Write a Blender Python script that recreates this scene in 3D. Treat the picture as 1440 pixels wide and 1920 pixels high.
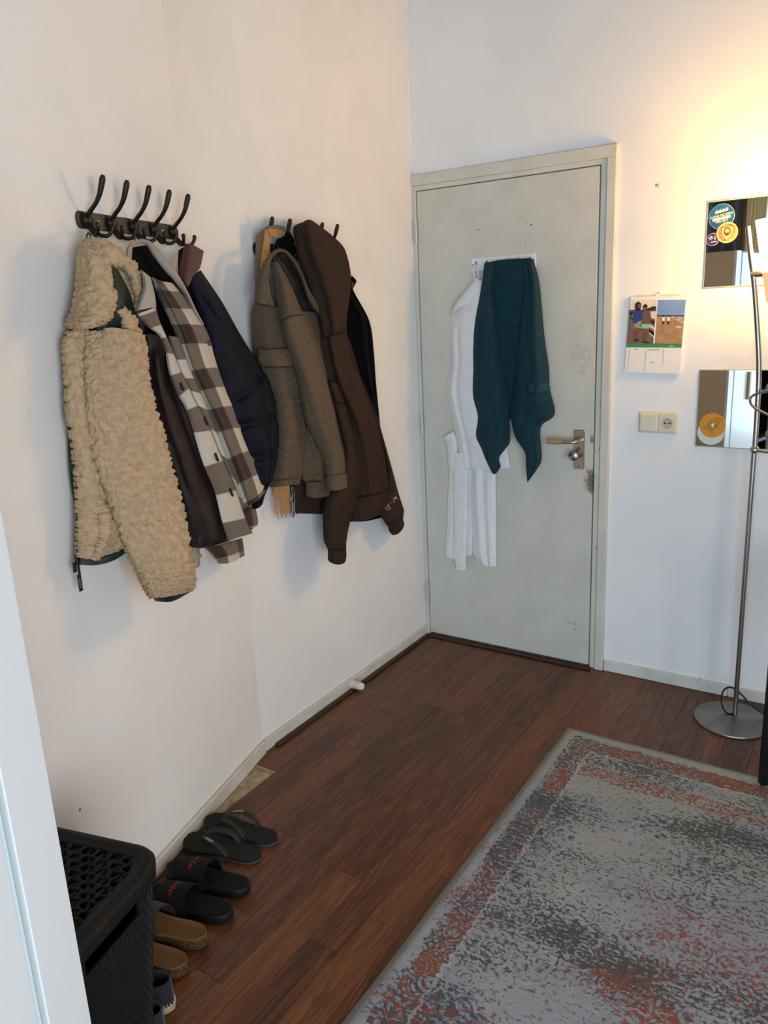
import bpy, math, random
import numpy as np
from mathutils import Vector, Matrix

random.seed(7)
RNG = np.random.default_rng(11)
for o in list(bpy.data.objects):
    bpy.data.objects.remove(o)
scene = bpy.context.scene
COL = scene.collection

# ------------------------------------------------------------------ camera
CAM = np.array([1.7937, -3.0358, 1.5366])
YAW, PITCH, ROLL, FPX = -0.5873, 0.2538, -0.0467, 1439.32
_cy, _sy, _cp, _sp = math.cos(YAW), math.sin(YAW), math.cos(PITCH), math.sin(PITCH)
FWD = np.array([_sy*_cp, _cy*_cp, -_sp])
_r = np.array([_cy, -_sy, 0.0]); _u = np.cross(_r, FWD)
RGT = math.cos(ROLL)*_r + math.sin(ROLL)*_u
UPV = -math.sin(ROLL)*_r + math.cos(ROLL)*_u
cam_d = bpy.data.cameras.new('camera'); cam = bpy.data.objects.new('camera', cam_d); COL.objects.link(cam)
cam.matrix_world = Matrix(((RGT[0], UPV[0], -FWD[0], CAM[0]), (RGT[1], UPV[1], -FWD[1], CAM[1]),
                           (RGT[2], UPV[2], -FWD[2], CAM[2]), (0, 0, 0, 1)))
cam_d.sensor_fit = 'VERTICAL'; cam_d.sensor_height = 36.0; cam_d.lens = FPX/1920*36.0
cam_d.clip_start = 0.05; cam_d.clip_end = 50
scene.camera = cam

# ------------------------------------------------------------------ world, daylight, exposure
world = bpy.data.worlds.new('world'); scene.world = world; world.use_nodes = True
bgn = world.node_tree.nodes['Background']
bgn.inputs[0].default_value = (0.62, 0.78, 1.0, 1); bgn.inputs[1].default_value = 1.0
def added_window_light(name, loc, rz, sx, sy, watts, col):  # both windows are invented; these area lamps supply the daylight
    l = bpy.data.lights.new(name, 'AREA'); l.shape = 'RECTANGLE'; l.size = sx; l.size_y = sy; l.energy = watts; l.color = col
    o = bpy.data.objects.new(name, l); COL.objects.link(o); o.location = loc; o.rotation_euler = (math.radians(90), 0, math.radians(rz))
added_window_light('added_daylight_right', (3.27, -3.6, 1.12), 90, 1.75, 1.90, 50, (0.92, 0.95, 1.0))
added_window_light('added_daylight_rear', (2.35, -5.17, 1.12), 0, 1.45, 1.90, 56, (0.47, 0.74, 1.0))
LAMP_SHADE_E = 43.0; LAMP_CUP_E = 0.7; LAMP_BULB_W = 1.9; LAMP_COL = (1.0, 0.55, 0.16)
scene.view_settings.view_transform = 'Standard'; scene.view_settings.look = 'None'
scene.view_settings.exposure = 0.38; scene.view_settings.gamma = 1.0
scene.view_settings.use_curve_mapping = False

# ------------------------------------------------------------------ pixel -> point on a plane that stands off a wall
class Frame:
    def __init__(self, n, c): self.n = np.array(n, float); self.c = c
KINK = np.array([0.0, -1.211, 0.0])
NN = np.array([0.97113, 0.23855, 0.0]); ND = np.array([0.23855, -0.97113, 0.0])
NEAR = Frame(NN, float(NN @ KINK)); FAR = Frame((1, 0, 0), 0.0); BACK = Frame((0, -1, 0), 0.0)
def rays(x, y):
    x = np.asarray(x, float)[..., None]; y = np.asarray(y, float)[..., None]
    return FWD + RGT*(x-720)/FPX + UPV*(960-y)/FPX
def unp(x, y, d, fr):
    r = rays(x, y); t = (fr.c + np.asarray(d, float) - fr.n @ CAM)/(r @ fr.n)
    return CAM + r*t[..., None]
def near_pt(s, o, z): return KINK + ND*s + NN*o + np.array([0, 0, z])
CROPS = {'a': (80, 310, 3.1304), 'c': (440, 380, 4.2353), 'e': (740, 250, 3.2727), 'f': (760, 680, 3.3095),
         'g': (1140, 340, 3.6933), 'p': (0, 0, 1.0)}
def R_(crop, *pts):
    ox, oy, s = CROPS[crop]
    return [(ox+p[0]/s, oy+p[1]/s, (p[2] if len(p) > 2 else 0.0)/100.0) for p in pts]

# ------------------------------------------------------------------ object helpers
def lin(h):
    if isinstance(h, str):
        h = h.lstrip('#'); c = [int(h[i:i+2], 16)/255 for i in (0, 2, 4)]
        return tuple(x/12.92 if x <= .04045 else ((x+.055)/1.055)**2.4 for x in c)
    return h
ORIG = {}
def link(o, parent=None, loc=(0, 0, 0)):
    COL.objects.link(o); loc = np.array(loc, float)
    if parent is not None:
        o.parent = parent; o.location = Vector(loc - ORIG[parent.name])
    else:
        o.location = Vector(loc)
    ORIG[o.name] = loc
    return o
def tag(o, label=None, cat=None, group=None, kind=None):
    if label: o['label'] = label
    if cat: o['category'] = cat
    if group: o['group'] = group
    if kind: o['kind'] = kind
    return o
def thing(name, loc, label, cat, group=None):
    e = bpy.data.objects.new(name, None); e.empty_display_size = .05
    link(e, None, loc); return tag(e, label, cat, group)
def mesh_obj(name, V, F, mat, parent=None, smooth=True, uv=None, flat_from=None):
    V = np.asarray(V, float); lo, hi = V.min(0), V.max(0)
    org = np.array([(lo[0]+hi[0])/2, (lo[1]+hi[1])/2, lo[2]])
    me = bpy.data.meshes.new(name); me.from_pydata((V-org).tolist(), [], [tuple(int(i) for i in f) for f in F])
    if smooth:
        sm = np.ones(len(me.polygons), bool)
        if flat_from is not None: sm[flat_from:] = False
        me.polygons.foreach_set('use_smooth', sm)
    if uv is not None:
        l = me.uv_layers.new(name='UVMap'); idx = np.zeros(len(me.loops), int); me.loops.foreach_get('vertex_index', idx)
        l.data.foreach_set('uv', np.asarray(uv, np.float32)[idx].ravel())
    if mat: me.materials.append(mat)
    me.validate(); me.update()
    o = bpy.data.objects.new(name, me)
    return link(o, parent, org)
class MB:
    """collects simple shapes into one mesh"""
    def __init__(s): s.V = []; s.F = []
    def add(s, V, F):
        b = len(s.V); s.V += [tuple(v) for v in V]; s.F += [tuple(i+b for i in f) for f in F]; return s
    def box(s, lo, hi, M=None):
        lo = np.minimum(lo, hi), np.maximum(lo, hi); a, b = lo
        V = np.array([(x, y, z) for x in (a[0], b[0]) for y in (a[1], b[1]) for z in (a[2], b[2])], float)
        if M is not None: V = V @ M[0].T + M[1]
        return s.add(V, [(0, 1, 3, 2), (4, 6, 7, 5), (0, 4, 5, 1), (2, 3, 7, 6), (0, 2, 6, 4), (1, 5, 7, 3)])
    def bbox(s, lo, hi, b=.002, M=None):
        """box with chamfered edges"""
        a = np.minimum(lo, hi).astype(float); c = np.maximum(lo, hi).astype(float); ctr = (a+c)/2; h = (c-a)/2
        b = min(b, *(h*.9)); V = []; idx = {}
        for sx in (-1, 1):
            for sy in (-1, 1):
                for sz in (-1, 1):
                    for ax in range(3):
                        v = np.array([sx, sy, sz])*h
                        for k in range(3):
                            if k != ax: v[k] -= np.sign(v[k])*b
                        idx[(sx, sy, sz, ax)] = len(V); V.append(ctr+v)
        F = []
        for ax in range(3):
            o1, o2 = [k for k in range(3) if k != ax]
            for sg in (-1, 1):
                q = []
                for s1, s2 in ((-1, -1), (1, -1), (1, 1), (-1, 1)):
                    k = [0, 0, 0]; k[ax] = sg; k[o1] = s1; k[o2] = s2; q.append(idx[(*k, ax)])
                F.append(q)
            for s1 in (-1, 1):
                for s2 in (-1, 1):
                    q = []
                    for (t, aa) in ((-1, o1), (1, o1), (1, o2), (-1, o2)):
                        k = [0, 0, 0]; k[ax] = t; k[o1] = s1; k[o2] = s2; q.append(idx[(*k, aa)])
                    F.append(q)
        for sx in (-1, 1):
            for sy in (-1, 1):
                for sz in (-1, 1): F.append([idx[(sx, sy, sz, k)] for k in range(3)])
        V = np.array(V)
        if M is not None: V = V @ M[0].T + M[1]
        return s.add(V, F)
    def tube(s, pts, rad, n=10, flat=None, up=(0, 0, 1), cap=True):
        """tube along points; rad scalar/list; flat=(wide,thin) scales the section along up"""
        P = np.asarray(pts, float); m = len(P); rad = np.full(m, rad) if np.isscalar(rad) else np.asarray(rad, float)
        T = np.gradient(P, axis=0); T /= np.linalg.norm(T, axis=1)[:, None]+1e-12
        up = np.array(up, float); a = up - (up @ T[0])*T[0]
        if np.linalg.norm(a) < 1e-3: a = np.array([1, 0, 0]) - T[0][0]*T[0]
        V = []; F = []; fx, fy = flat if flat else (1, 1)
        for i in range(m):
            a = a - (a @ T[i])*T[i]; a /= np.linalg.norm(a)+1e-12; b = np.cross(T[i], a)
            for k in range(n):
                t = 2*math.pi*k/n; V.append(P[i] + rad[i]*(fx*math.cos(t)*b + fy*math.sin(t)*a))
        for i in range(m-1):
            for k in range(n): F.append((i*n+k, i*n+(k+1) % n, (i+1)*n+(k+1) % n, (i+1)*n+k))
        if cap: F.append(tuple(range(n-1, -1, -1))); F.append(tuple((m-1)*n+k for k in range(n)))
        return s.add(V, F)
    def lathe(s, prof, c=(0, 0, 0), n=40, axis=None):
        """profile [(r,h)] around axis (default z)"""
        ax = np.array(axis if axis is not None else (0, 0, 1), float); ax /= np.linalg.norm(ax)
        a = np.cross(ax, (0, 0, 1)) if abs(ax[2]) < .9 else np.cross(ax, (1, 0, 0)); a /= np.linalg.norm(a); b = np.cross(ax, a)
        V = []; F = []; m = len(prof)
        for r, h in prof:
            for k in range(n):
                t = 2*math.pi*k/n; V.append(np.array(c)+ax*h+r*(math.cos(t)*a+math.sin(t)*b))
        for i in range(m-1):
            for k in range(n): F.append((i*n+k, i*n+(k+1) % n, (i+1)*n+(k+1) % n, (i+1)*n+k))
        F.append(tuple(range(n-1, -1, -1))); F.append(tuple((m-1)*n+k for k in range(n)))
        return s.add(V, F)
    def prism(s, poly, z0, z1, M=None):
        n = len(poly); V = [(x, y, z0) for x, y in poly]+[(x, y, z1) for x, y in poly]
        F = [tuple(range(n-1, -1, -1)), tuple(range(n, 2*n))]+[(i, (i+1) % n, n+(i+1) % n, n+i) for i in range(n)]
        V = np.array(V, float)
        if M is not None: V = V @ M[0].T + M[1]
        return s.add(V, F)
    def build(s, name, mat, parent=None, smooth=False, **k): return mesh_obj(name, s.V, s.F, mat, parent, smooth, **k)
def build_s(mb, name, mat, parent=None, ang=40):
    """smooth shading with sharp edges kept"""
    o = mb.build(name, mat, parent, smooth=True)
    o.data.set_sharp_from_angle(angle=math.radians(ang)); return o
def cr(P, m, axis=0):
    """Catmull-Rom through P along axis, m samples"""
    P = np.moveaxis(np.asarray(P, float), axis, 0); n = len(P)
    if n == 1: return np.moveaxis(np.repeat(P, m, 0), 0, axis)
    E_ = np.concatenate([[2*P[0]-P[1]], P, [2*P[-1]-P[-2]]]); t = np.linspace(0, n-1, m); i = np.minimum(t.astype(int), n-2); f = (t-i)
    f = f.reshape((-1,)+(1,)*(P.ndim-1)); a, b, c, d = E_[i], E_[i+1], E_[i+2], E_[i+3]
    o = .5*(2*b+(c-a)*f+(2*a-5*b+4*c-d)*f**2+(3*b-a-3*c+d)*f**3)
    return np.moveaxis(o, 0, axis)
def worley(x, y, cell, seed=0):
    gx = np.floor(x/cell).astype(int); gy = np.floor(y/cell).astype(int); best = np.full(x.shape, 9.0)
    for dx in (-1, 0, 1):
        for dy in (-1, 0, 1):
            ix, iy = gx+dx, gy+dy; h = (ix*73856093 ^ iy*19349663 ^ seed*83492791) & 0xffffff
            rx = ((h*1103515245+12345) & 0xffff)/65536.0; ry = ((h*22695477+1) >> 4 & 0xffff)/65536.0
            best = np.minimum(best, np.hypot(x/cell-(ix+rx), y/cell-(iy+ry)))
    return best
def vnoise(x, y, cell, seed=0):
    x = x/cell; y = y/cell; ix = np.floor(x).astype(int); iy = np.floor(y).astype(int); fx = x-ix; fy = y-iy
    fx = fx*fx*(3-2*fx); fy = fy*fy*(3-2*fy)
    def h(a, b):
        v = (a*374761393+b*668265263+seed*974711) & 0x7fffffff; v = ((v ^ (v >> 13))*1274126177) & 0x7fffffff
        return (v & 0xffff)/32768.0-1
    return (h(ix, iy)*(1-fx)+h(ix+1, iy)*fx)*(1-fy)+(h(ix, iy+1)*(1-fx)+h(ix+1, iy+1)*fx)*fy
SEED = [0]
def patch(name, rows, fr, mat, parent, bulge=0.0, vol=0.03, th=.004, folds=(), wr=(0.0, .08), sp=.008, curl=0.0,
          hang=0.0, pw=.5, uvoff=(0, 0), minx=.008, rim=0.0):
    """cloth piece through rows of (px,py,standoff); bulge = roundness, vol = depth of the volume behind it"""
    SEED[0] += 1; sd = SEED[0]
    n = max(len(r) for r in rows)
    rows = [r if len(r) == n else [tuple(v) for v in cr(np.array(r), n)] for r in rows]
    C = np.array(rows, float)
    Pc = unp(C[..., 0], C[..., 1], C[..., 2], fr)
    W = np.linalg.norm(np.diff(Pc, axis=1), axis=2).sum(1).mean(); H = np.linalg.norm(np.diff(Pc, axis=0), axis=2).sum(0).mean()
    nu = int(min(200, max(8, W/sp))); nv = int(min(420, max(8, H/sp)))
    G = cr(cr(C, nu, 1), nv, 0)
    u = np.linspace(0, 1, nu)[None, :].repeat(nv, 0); v = np.linspace(0, 1, nv)[:, None].repeat(nu, 1)
    prof = np.clip(1-(2*u-1)**2, 0, 1)**pw
    d = G[..., 2] + bulge*prof
    for (u0, v0, u1, v1, w, amp) in folds:
        ax, ay = u*W, v*H; bx, by, ex, ey = u0*W, v0*H, u1*W, v1*H; L2 = (ex-bx)**2+(ey-by)**2+1e-9
        t = np.clip(((ax-bx)*(ex-bx)+(ay-by)*(ey-by))/L2, 0, 1)
        dist = np.hypot(ax-bx-t*(ex-bx), ay-by-t*(ey-by))
        d = d + amp*np.exp(-(dist/w)**2)
    if wr[0]:
        edge = np.clip(prof*1.6, 0, 1)
        d = d + wr[0]*edge*(vnoise(u*W, v*H*.5, wr[1], sd)+.5*vnoise(u*W, v*H*.6, wr[1]*.45, sd+50))
    P = unp(G[..., 0], G[..., 1], d, fr)
    du = np.gradient(P, axis=1); dv = np.gradient(P, axis=0); N = np.cross(du, dv); N /= np.linalg.norm(N, axis=2)[..., None]+1e-12
    if (N @ (CAM-P.mean((0, 1)))).mean() < 0: N = -N
    if curl:
        ww = worley(u*W+.005*vnoise(u*W, v*H, .014, sd), v*H+.005*vnoise(u*W, v*H, .014, sd+9), .0085, sd)
        P = P + N*(curl*(1-np.clip(ww*1.2, 0, 1)**2.2+.25*vnoise(u*W, v*H, .005, sd+3)))[..., None]
    vprof = np.clip(np.minimum(v, 1-v)*nv/6, .25, 1)
    T = th + vol*np.clip(1-(2*u-1)**2, 0, 1)**.6*vprof
    T = np.minimum(T, .004+.30*np.linalg.norm(P[:, -1]-P[:, 0], axis=1)[:, None])
    tc_ = CAM-P.mean((0, 1)); bd = fr.n*.4+.6*tc_/np.linalg.norm(tc_); bd /= np.linalg.norm(bd)
    B = P - bd*T[..., None]
    off = B @ fr.n - fr.c; B = B + fr.n*np.clip(.006-off, 0, None)[..., None]
    if fr is not BACK: B[..., 0] = np.maximum(B[..., 0], minx)
    if fr is not BACK: P[..., 0] = np.maximum(P[..., 0], minx+.002)
    m = nu*nv; V = np.concatenate([P.reshape(-1, 3), B.reshape(-1, 3)])
    I = np.arange(m).reshape(nv, nu)
    q = np.stack([I[:-1, :-1], I[:-1, 1:], I[1:, 1:], I[1:, :-1]], -1).reshape(-1, 4)
    ctr = P.mean((0, 1)); n0 = np.cross(P[0, -1]-P[0, 0], P[-1, 0]-P[0, 0])
    flip = n0 @ (CAM-ctr) < 0
    F = np.concatenate([q[:, ::-1] if flip else q, (q if flip else q[:, ::-1])+m])
    ring = np.concatenate([I[0, :], I[1:, -1], I[-1, -2::-1], I[-2:0:-1, 0]]); k = len(ring)
    Vr = np.concatenate([V[ring], V[ring+m]]); b = len(V); j = np.arange(k); j2 = (j+1) % k
    fr_ = np.stack([b+j, b+k+j, b+k+j2, b+j2], -1)
    if flip: fr_ = fr_[:, ::-1]
    V = np.concatenate([V, Vr]); F = np.concatenate([F, fr_])
    uv1 = np.stack([u*W+uvoff[0], v*H+uvoff[1]], -1).reshape(-1, 2)
    uv = np.concatenate([uv1, uv1, uv1[ring], uv1[ring]])
    return mesh_obj(name, V, F, mat, parent, True, uv=uv)
def ptube(name, pts, fr, rad, mat, parent, n=8, samples=40, flat=None, up=(0, 0, 1)):
    P = cr(np.array(pts), samples); W = unp(P[:, 0], P[:, 1], P[:, 2], fr)
    return build_s(MB().tube(W, rad, n, flat, up), name, mat, parent, 50)
def text_geo(body, size, align='CENTER', depth=0.0, spacing=1.0):
    c = bpy.data.curves.new('t', 'FONT'); c.body = body; c.size = size; c.align_x = align; c.align_y = 'CENTER'; c.extrude = depth
    c.space_character = spacing; c.resolution_u = 3
    o = bpy.data.objects.new('t', c); COL.objects.link(o)
    me = bpy.data.meshes.new_from_object(o); V = np.array([v.co[:] for v in me.vertices]); F = [tuple(p.vertices) for p in me.polygons]
    bpy.data.objects.remove(o); bpy.data.curves.remove(c); bpy.data.meshes.remove(me)
    return V, F
def rot2(V, a):
    V = np.array(V, float); c, s = math.cos(a), math.sin(a); o = V.copy(); o[:, 0] = c*V[:, 0]-s*V[:, 1]; o[:, 1] = s*V[:, 0]+c*V[:, 1]; return o

# ------------------------------------------------------------------ materials
MATS = {}
class NT:
    def __init__(s, m): s.m = m; s.t = m.node_tree; s.n = s.t.nodes; s.l = s.t.links
    def new(s, ty, **kw):
        n = s.n.new(ty)
        for k, v in kw.items(): setattr(n, k, v)
        return n
    def inp(s, node, name, val):
        if hasattr(val, 'is_output'): s.l.new(val, node.inputs[name])
        else: node.inputs[name].default_value = val
    def math(s, op, a, b=0.0, c=None, clamp=False):
        n = s.new('ShaderNodeMath', operation=op); n.use_clamp = clamp; s.inp(n, 0, a); s.inp(n, 1, b)
        if c is not None: s.inp(n, 2, c)
        return n.outputs[0]
    def mix(s, f, a, b):
        n = s.new('ShaderNodeMix', data_type='RGBA'); s.inp(n, 0, f)
        for i, v in ((6, a), (7, b)):
            if hasattr(v, 'is_output'): s.l.new(v, n.inputs[i])
            else: n.inputs[i].default_value = (*lin(v), 1)
        return n.outputs[2]
    def noise(s, vec, scale, detail=2, rough=.5, dist=0):
        n = s.new('ShaderNodeTexNoise'); s.inp(n, 'Scale', scale); s.inp(n, 'Detail', detail); s.inp(n, 'Roughness', rough); s.inp(n, 'Distortion', dist)
        if vec is not None: s.l.new(vec, n.inputs['Vector'])
        return n.outputs[0]
    def ramp(s, f, a, b):
        n = s.new('ShaderNodeMapRange'); s.inp(n, 0, f); s.inp(n, 1, a); s.inp(n, 2, b); n.interpolation_type = 'SMOOTHSTEP'; return n.outputs[0]
    def mapping(s, vec, scale=(1, 1, 1), loc=(0, 0, 0)):
        n = s.new('ShaderNodeMapping'); s.l.new(vec, n.inputs[0]); n.inputs['Scale'].default_value = scale
        if hasattr(loc, 'is_output'): s.l.new(loc, n.inputs['Location'])
        else: n.inputs['Location'].default_value = loc
        return n.outputs[0]
    def bump(s, h, strength, dist):
        n = s.new('ShaderNodeBump'); s.inp(n, 'Strength', strength); s.inp(n, 'Distance', dist); s.l.new(h, n.inputs['Height']); return n.outputs[0]
def M(name, col, rough=.8, spec=.3, metal=0.0, var=None, bump=None, coord='Object', sheen=0.0, coat=0.0, stretch=(1, 1, 1), emit=None):
    if name in MATS: return MATS[name]
    m = bpy.data.materials.new(name); m.use_nodes = True; nt = NT(m); b = nt.n['Principled BSDF']
    b.inputs['Roughness'].default_value = rough; b.inputs['Specular IOR Level'].default_value = spec; b.inputs['Metallic'].default_value = metal
    b.inputs['Sheen Weight'].default_value = sheen; b.inputs['Coat Weight'].default_value = coat
    b.inputs['Sheen Roughness'].default_value = .6
    tc = nt.new('ShaderNodeTexCoord').outputs[coord]
    if stretch != (1, 1, 1): tc = nt.mapping(tc, stretch)
    if var:  # (scale, other colour, lo, hi)
        f = nt.ramp(nt.noise(tc, var[0], 4, .6), var[2] if len(var) > 2 else .35, var[3] if len(var) > 3 else .65)
        nt.l.new(nt.mix(f, col, var[1]), b.inputs['Base Color'])
    else: b.inputs['Base Color'].default_value = (*lin(col), 1)
    if bump: nt.l.new(nt.bump(nt.noise(tc, bump[0], 4, .6), bump[1], bump[2]), b.inputs['Normal'])
    if emit: b.inputs['Emission Color'].default_value = (*lin(emit[0]), 1); b.inputs['Emission Strength'].default_value = emit[1]
    MATS[name] = m; return m
def mat_twill(name, c1, c2, scale=1400, bump=.5, sheen=.15, rough=.9):
    m = bpy.data.materials.new(name); m.use_nodes = True; nt = NT(m); b = nt.n['Principled BSDF']
    tc = nt.new('ShaderNodeTexCoord').outputs['UV']
    f = nt.noise(tc, scale, 2, .6); f2 = nt.noise(tc, scale*.25, 3, .6)
    mixf = nt.ramp(nt.math('ADD', nt.math('MULTIPLY', f, .7), nt.math('MULTIPLY', f2, .3)), .36, .64)
    nt.l.new(nt.mix(mixf, c1, c2), b.inputs['Base Color'])
    b.inputs['Roughness'].default_value = rough; b.inputs['Specular IOR Level'].default_value = .15; b.inputs['Sheen Weight'].default_value = sheen; b.inputs['Sheen Roughness'].default_value = .6
    nt.l.new(nt.bump(f, bump, .0012), b.inputs['Normal']); MATS[name] = m; return m
def mat_plaid(name, cell=.07, shift=(0, 0)):
    m = bpy.data.materials.new(name); m.use_nodes = True; nt = NT(m); b = nt.n['Principled BSDF']
    tc = nt.new('ShaderNodeTexCoord').outputs['UV']; sx = nt.new('ShaderNodeSeparateXYZ'); nt.l.new(tc, sx.inputs[0])
    wob = nt.math('MULTIPLY', nt.math('SUBTRACT', nt.noise(tc, 900, 2), .5), .006)
    def stripe(c, sh): return nt.ramp(nt.math('PINGPONG', nt.math('ADD', nt.math('ADD', c, wob), sh), cell), cell*.48, cell*.52)
    a = stripe(sx.outputs[0], shift[0]+10*cell); c = stripe(sx.outputs[1], shift[1]+10*cell)
    fine = nt.noise(nt.mapping(tc, (1, 1, 1)), 700, 2, .7)
    tw = nt.ramp(nt.math('SINE', nt.math('MULTIPLY', nt.math('ADD', sx.outputs[0], sx.outputs[1]), 2100)), -.4, .4)
    light = nt.mix(fine, '#cfc8bb', '#bdb5a6'); dark = nt.mix(fine, '#4a3627', '#2c211a')
    mid = nt.mix(nt.math('MULTIPLY', nt.math('ADD', tw, fine), .5), '#4d443c', '#8a7a68')
    base = nt.mix(a, nt.mix(c, light, mid), nt.mix(c, mid, dark))
    nt.l.new(base, b.inputs['Base Color']); b.inputs['Roughness'].default_value = .95; b.inputs['Specular IOR Level'].default_value = .1
    b.inputs['Sheen Weight'].default_value = .15
    nt.l.new(nt.bump(fine, .5, .0015), b.inputs['Normal']); MATS[name] = m; return m

WHITE_WALL = M('wall_paint', '#efede9', .75, .25, var=(1.7, '#e9e7e3'), bump=(55, .12, .004))
TRIM = M('trim_paint', '#d2cebf', .5, .4, var=(5, '#cac6b7'), bump=(30, .1, .003))
TRIM_W = M('skirting_paint', '#d8d5cb', .55, .4, var=(7, '#c9c5b8'), bump=(40, .15, .003))
CEIL = M('ceiling_darkened', '#5c5852', .85, .2, bump=(60, .1, .003))  # unseen ceiling, darkened to weaken its bounce onto the upper walls
GAP_SHADE = M('gap_shade_black', '#0b0a09', .9, .1)
BLACK_METAL = M('black_coated_metal', '#17130f', .42, .5, metal=.3, bump=(200, .1, .0006))
PLATE_METAL = M('dark_bronze_plate', '#3b3026', .45, .5, metal=.25)
CHROME = M('brushed_steel', '#9a958c', .32, .5, metal=1.0, bump=(300, .05, .0005), stretch=(1, 1, .05))
SATIN = M('satin_nickel', '#b9b0a0', .3, .5, metal=1.0)
MIRROR = M('mirror_silver', '#e4e8e8', .015, .5, metal=1.0)
WHITE_PL = M('white_plastic', '#e9e8e4', .4, .5)
CREAM_PL = M('cream_plastic', '#d9cfb6', .4, .5)

# ------------------------------------------------------------------ room shell
RX, RY, RZ = 3.35, -5.25, 3.05
def struct(o): o['kind'] = 'structure'; return o
HINGE_X0, DW, DH, DZ = .022, .7884, 2.015, .012
fl_m = M('screed', '#b9ab90', .85, .2, var=(18, '#8f8268', .4, .7), bump=(60, .3, .004))
floor = struct(MB().box((-.2, RY-.1, -.05), (RX+.1, .12, -.006)).build('floor', fl_m))
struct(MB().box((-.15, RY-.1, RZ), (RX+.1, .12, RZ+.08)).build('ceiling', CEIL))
struct(MB().box((-.12, KINK[1], -.006), (0, .12, RZ)).build('wall_left', WHITE_WALL))
e0 = near_pt(0, 0, 0); e1 = near_pt(4.2, 0, 0)
struct(MB().prism([(e0[0], e0[1]), (e0[0]-.12, e0[1]), (e1[0]-.12, e1[1]), (e1[0], e1[1])], -.006, RZ).build('wall_left_angled', WHITE_WALL))
# added fillet, softens the shade step where the two stretches of wall meet, fading to a sharp corner near the skirting
fv = []; ff = []; zs = np.r_[np.linspace(.30, .9, 10), RZ-.001]; na = 17
for z in zs:
    t = .16*float(np.clip((z-.30)/.6, 0, 1))**1.5+.0005
    p0 = np.array([0, KINK[1]+t]); p2 = np.array([ND[0]*t, KINK[1]+ND[1]*t]); p1 = np.array([0, KINK[1]])
    for k in range(na): u = k/(na-1); q = (1-u)**2*p0+2*u*(1-u)*p1+u*u*p2; fv.append((q[0]+.0003, q[1], z))
for i in range(len(zs)-1):
    for k in range(na-1): a = i*na+k; ff.append((a, a+na, a+na+1, a+1))
mesh_obj('added_fillet', fv, ff, WHITE_WALL, bpy.data.objects['wall_left_angled'], True)
FRX = .876
wb = MB().box((0, 0, 2.06), (FRX-.03, .12, RZ)); wb.box((FRX-.03, 0, -.006), (RX, .12, RZ))
wall_back = struct(wb.build('wall_back', WHITE_WALL))
wq = MB(); wq.box((.3, RY-.1, -.006), (1.6, RY, RZ)); wq.box((3.1, RY-.1, -.006), (RX+.1, RY, RZ)); wq.box((1.6, RY-.1, -.006), (3.1, RY, .12)); wq.box((1.6, RY-.1, 2.15), (3.1, RY, RZ))
struct(wq.build('wall_rear', M('rear_wall_paint', '#b9ad9c', .8, .2, bump=(50, .1, .003))))
# right wall with an invented, unseen window to supply daylight
wr = MB(); WY0, WY1, WZ0, WZ1 = -4.5, -2.7, .12, 2.15
wr.box((RX, RY, -.006), (RX+.1, WY0, RZ)); wr.box((RX, WY1, -.006), (RX+.1, 0, RZ)); wr.box((RX, WY0, -.006), (RX+.1, WY1, WZ0)); wr.box((RX, WY0, WZ1), (RX+.1, WY1, RZ))
struct(wr.build('wall_right', WHITE_WALL))
wf = MB()
for y in (WY0, (WY0+WY1)/2-.025, WY1-.05): wf.bbox((RX-.02, y, WZ0), (RX+.05, y+.05, WZ1), .004)
for z in (WZ0, WZ1-.05): wf.bbox((RX-.02, WY0, z), (RX+.05, WY1, z+.05), .004)
struct(wf.build('added_window_1', WHITE_PL))
wf = MB()
for x in (1.6, 2.325, 3.05): wf.bbox((x, RY-.05, .12), (x+.05, RY+.02, 2.15), .004)
for z in (.12, 2.10): wf.bbox((1.6, RY-.05, z), (3.1, RY+.02, z+.05), .004)
struct(wf.build('added_window_2', WHITE_PL))  # rear window, also invented to go with the added daylight

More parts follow.
